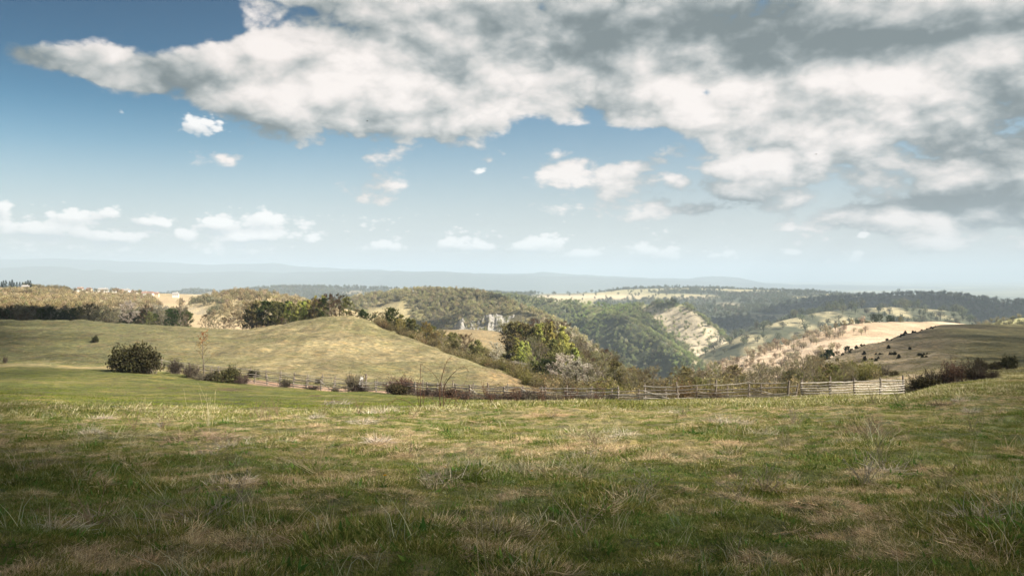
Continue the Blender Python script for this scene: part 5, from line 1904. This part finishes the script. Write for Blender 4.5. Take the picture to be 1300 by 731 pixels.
WHITE = [(0.62, 0.53, 0.40), (0.55, 0.46, 0.33), (0.68, 0.60, 0.48)]
heap('large bleached tussock in the sunlit grass below the fence right of centre', 925, 17.5, 420, .5, .22, WHITE, 'tussock')
heap('bleached heap of dead grass right of the centre in the half shade', 690, 8.6, 700, .42, .16, STRAW, 'tussock')
heap('flattened straw tussock left of the bleached heap', 655, 8.9, 480, .38, .13, THATCH, 'tussock')
heap('bright pale tussock where the rough grass meets the green turf', 487, 24, 360, .55, .26, WHITE, 'tussock')
heap('pale straw tussock at the bottom centre in deep shade', 700, 6.1, 360, .26, .12, STRAW, 'tussock')
heap('brown tussock in the shaded grass at the right', 1115, 12.8, 420, .42, .2, [(0.34, 0.24, 0.15), (0.45, 0.35, 0.24)], 'tussock')
heap('low straw tussock under the brown one at the right', 1108, 11.3, 300, .34, .14, STRAW, 'tussock')
heap('wide straw tussock in the middle of the sunlit meadow', 775, 12.5, 480, .55, .14, STRAW, 'tussock')
heap('dry yellow tussock left of the wide one in the sunlit meadow', 735, 14.0, 340, .4, .18, STRAW, 'tussock')
heap('straw tussock right of the orange dandelions', 600, 9.8, 420, .4, .15, STRAW, 'tussock')
heap('dark green tuft of fresh grass at the left of the centre', 612, 8.1, 300, .15, .13, GREEN[:1], 'tussock')
heap('fresh green weed patch before the right end of the fence', 1160, 20, 240, .5, .22, [(0.06, 0.13, 0.02), (0.09, 0.16, 0.03)], 'tussock')
heap('grey heap of cut twigs on the green turf', 427, 43, 260, .75, .35, [(0.42, 0.37, 0.32), (0.3, 0.26, 0.22)], 'twig_heap')
heap('dry bleached tussock at the left edge of the meadow', 40, 13, 420, .5, .17, THATCH, 'tussock')
heap('reddish dry tussock below the tall straw stems', 255, 14.5, 480, .7, .2, [(0.46, 0.33, 0.22), (0.5, 0.4, 0.27)], 'tussock')
heap('long straw tussock at the left of the rough border', 140, 15, 460, .8, .22, THATCH + STRAW, 'tussock')


# more of both, scattered over the near meadow
MG = 'dry weeds scattered over the near meadow'
for i in range(22):
    px, Y = rnd.uniform(20, 1280), 5.6 + 15 * rnd.random() ** 1.3
    weed('dry_weed', rnd.choice(('pale dead weed', 'grey forked dead weed', 'brown dead stalk')), px, Y, rnd.randint(5, 14), rnd.uniform(.22, .5), rnd.uniform(.5, 1.3), rnd.choice(((0.52, 0.44, 0.29), (0.36, 0.31, 0.25), (0.30, 0.22, 0.15))), rnd.choice((0, 1, 3)), .0016 + .00018 * Y, rnd.uniform(-.3, .3), 3, 300 + i, MG)
tell_apart(MG, 'the near meadow', [o for o in COL.objects if o.get('group') == MG])
TG = 'dry tussocks scattered over the near meadow'
for i in range(34):
    px, Y = rnd.uniform(10, 1290), 5.4 + 18 * rnd.random() ** 1.2
    k = rnd.choice((('pale straw tussock', STRAW), ('bleached tussock', WHITE), ('bleached tussock', WHITE), ('brown thatch tussock', THATCH)))
    o = heap(k[0], px, Y, rnd.randint(150, 320), rnd.uniform(.14, .36), rnd.uniform(.09, .18), k[1], 'tussock')
    o['group'] = TG
    o.scale = (1, 1, rnd.uniform(.8, 1.2))
tell_apart(TG, 'the near meadow', [o for o in COL.objects if o.get('group') == TG])


def dandelion(label, px, Y, s=1.0):
    S, K, B = Soup(), Soup(), Soup()
    S.rod((0, 0, 0), (0.01, 0, 0.095), .0028, .0022, (.2, .25, .08), 5)
    for ring, (rad, tilt, n) in enumerate(((.021, .15, 18), (.016, .5, 14), (.010, 1.0, 10))):
        for i in range(n):
            a = 2 * math.pi * i / n + ring
            d = np.array((math.cos(a) * math.cos(tilt), math.sin(a) * math.cos(tilt), math.sin(tilt)))
            K.tri(np.array((0.01, 0, .095)), np.array((0.01, 0, .095)) + d * rad, .0034, (0.80, 0.36 + .03 * ring, 0.012), (0, 0, 1) if tilt < .6 else (math.sin(a), -math.cos(a), 0.01))
    for i in range(8):
        a = i * .8
        B.tri((0, 0, .005), (math.cos(a) * .09, math.sin(a) * .09, .025), .011, (.07, .12, .025), (0, 0, 1))
    x = (px - PX0) / F * Y
    o = thing('dandelion', label, 'flower', (x, Y, gz(x, Y) + 0.045), 0.4, None, s)
    part('stem', S.mesh('stem', M['weed']), o)
    part('flower_head', K.mesh('flower_head', M['leaf']), o)
    part('leaves', B.mesh('leaves', M['leaf']), o)


dandelion('bright orange dandelion in the near grass left of the centre', 487, 7.7, 1.25)
dandelion('fainter orange dandelion right of and beyond the bright one', 564, 8.3, 1.0)
dandelion('small yellow dandelion by the bleached heap near the centre', 674, 7.5, .9)


# ------------------------------------------------------------------ wild rose canes before the fence
def cane(pts, r0, thorns=True, col=(0.15, 0.085, 0.062)):
    S = Soup()
    P = np.array(pts, float)
    t = np.linspace(0, 1, 15)
    # Catmull-Rom through the points
    Q = []
    k = len(P) - 1
    for u in t:
        i = min(int(u * k), k - 1)
        f = u * k - i
        a, b, c, d = P[max(i - 1, 0)], P[i], P[i + 1], P[min(i + 2, k)]
        Q.append(0.5 * ((2 * b) + (c - a) * f + (2 * a - 5 * b + 4 * c - d) * f * f + (3 * b - a - 3 * c + d) * f ** 3))
    for i in range(14):
        S.rod(Q[i], Q[i + 1], r0 * (1 - .055 * i), r0 * (1 - .055 * (i + 1)), vary(col, .15), 5)
        if i > 3 and thorns:
            d = unit(Q[i + 1] - Q[i])
            for q in range(2):
                e = Q[i] + unit(d + np.array([rnd.gauss(0, .8) for _ in range(3)])) * rnd.uniform(.05, .28) * (1.2 - i / 16)
                S.rod(Q[i], e, r0 * .35, r0 * .12, vary(col, .2), 3)
                for w in range(2):
                    S.leaf(Q[i] + (e - Q[i]) * rnd.uniform(.5, 1.1), .016, vary((.26, .13, .07), .4))
    return S.mesh('cane', M['weed'])


def briar(label, px, Y, canes):
    x = (px - PX0) / F * Y
    o = thing('wild_rose', label, 'shrub', (x, Y, gz(x, Y) - 0.03))
    for pts, r in canes:
        part('cane', cane([(a * Y / F, (random.Random(int(a * 9)).random() - .5) * .3, b * Y / F) for a, b in pts], r), o)


# canes as (offset right, height) in picture units at the bush's distance
briar('tall wild rose with two arching leafless canes before the fence', 560, 27, [([(0, 0), (-2, 22), (2, 45), (8, 62), (12, 66)], .017), ([(4, 0), (3, 24), (10, 40), (22, 52), (30, 54), (34, 48)], .016), ([(-2, 0), (-1, 25), (-4, 38), (-14, 50), (-26, 58)], .010),
                                                                                   ([(6, 0), (12, 12), (22, 24), (30, 34), (34, 44)], .008), ([(0, 0), (6, 14), (4, 30), (7, 40)], .009), ([(-4, 0), (-8, 12), (-18, 18), (-24, 14)], .009)])
briar('slim upright wild rose left of the tall one', 533, 26, [([(0, 0), (1, 16), (0, 36), (1, 54), (2, 62)], .013), ([(0, 0), (-3, 20), (-2, 36), (2, 44)], .010), ([(0, 0), (5, 10), (6, 24), (12, 32)], .008), ([(-2, 0), (-10, 10), (-28, 15), (-40, 8), (-44, 0)], .010)])
briar('low tangled wild rose right of the tall one', 585, 28, [([(0, 0), (-6, 10), (-14, 14), (-22, 10)], .009), ([(0, 0), (4, 12), (10, 20), (14, 30)], .008), ([(2, 0), (8, 14), (20, 18), (30, 12)], .009), ([(-3, 0), (-8, 6), (-2, 16), (4, 22)], .008)])
for i, (px, Y) in enumerate(((622, 40), (655, 44), (690, 40), (725, 44), (760, 42))):
    q = random.Random(i + 5)
    briar(['thin wild rose stems before the left bramble', 'leaning grey stem and canes among the brambles', 'red brown wild rose canes in the middle of the brambles', 'crossed wild rose canes below the flowering trees', 'wild rose canes at the right end of the brambles'][i], px, Y,
          [([(0, 0), (q.uniform(-4, 4), 10), (q.uniform(-9, 9), q.uniform(18, 24)), (q.uniform(-16, 16), q.uniform(24, 36))], .012) for _ in range(8)])


# ------------------------------------------------------------------ two birds high up
def bird(label, px, py, Y, s):
    S = Soup()
    body = [((-.24, 0, 0), .015), ((-.12, 0, .01), .05), ((.05, 0, .015), .06), ((.18, 0, .02), .04), ((.27, 0, .02), .008)]
    for (a, ra), (b, rb) in zip(body, body[1:]):
        S.rod(a, b, ra, rb, (.05, .045, .04), 7)
    o = thing('bird', label, 'bird', ((px - PX0) / F * Y, Y, EYE - (py - PY0) / F * Y), 0.5, None, s)
    part('body', S.mesh('body', M['weed']), o)
    for k in (-1, 1):
        W = Soup()
        v = [(.12, 0, .03), (.14, .28 * k, .13), (.02, .62 * k, .10), (-.06, .34 * k, .10), (-.10, 0, .03)]
        W.v = [np.array(p) for p in v] + [np.array(p) - (0, 0, .012) for p in v]
        W.c = [(.05, .045, .04)] * 10
        W.f = [(0, 1, 2, 3, 4), (9, 8, 7, 6, 5)] + [(i, (i + 1) % 5, 5 + (i + 1) % 5, 5 + i) for i in range(5)]
        part('wing', W.mesh('wing', M['weed']), o)
    T = Soup()
    T.tri((-.2, 0, .0), (-.42, 0, .0), .07, (.05, .045, .04), (0, 0, 1))
    part('tail', T.mesh('tail', M['weed']), o)


bird('small dark bird flying before the clouds left of centre', 466, 154, 210, 1.0)
bird('small dark bird flying before the clouds at the right', 1036, 196, 200, 1.0)
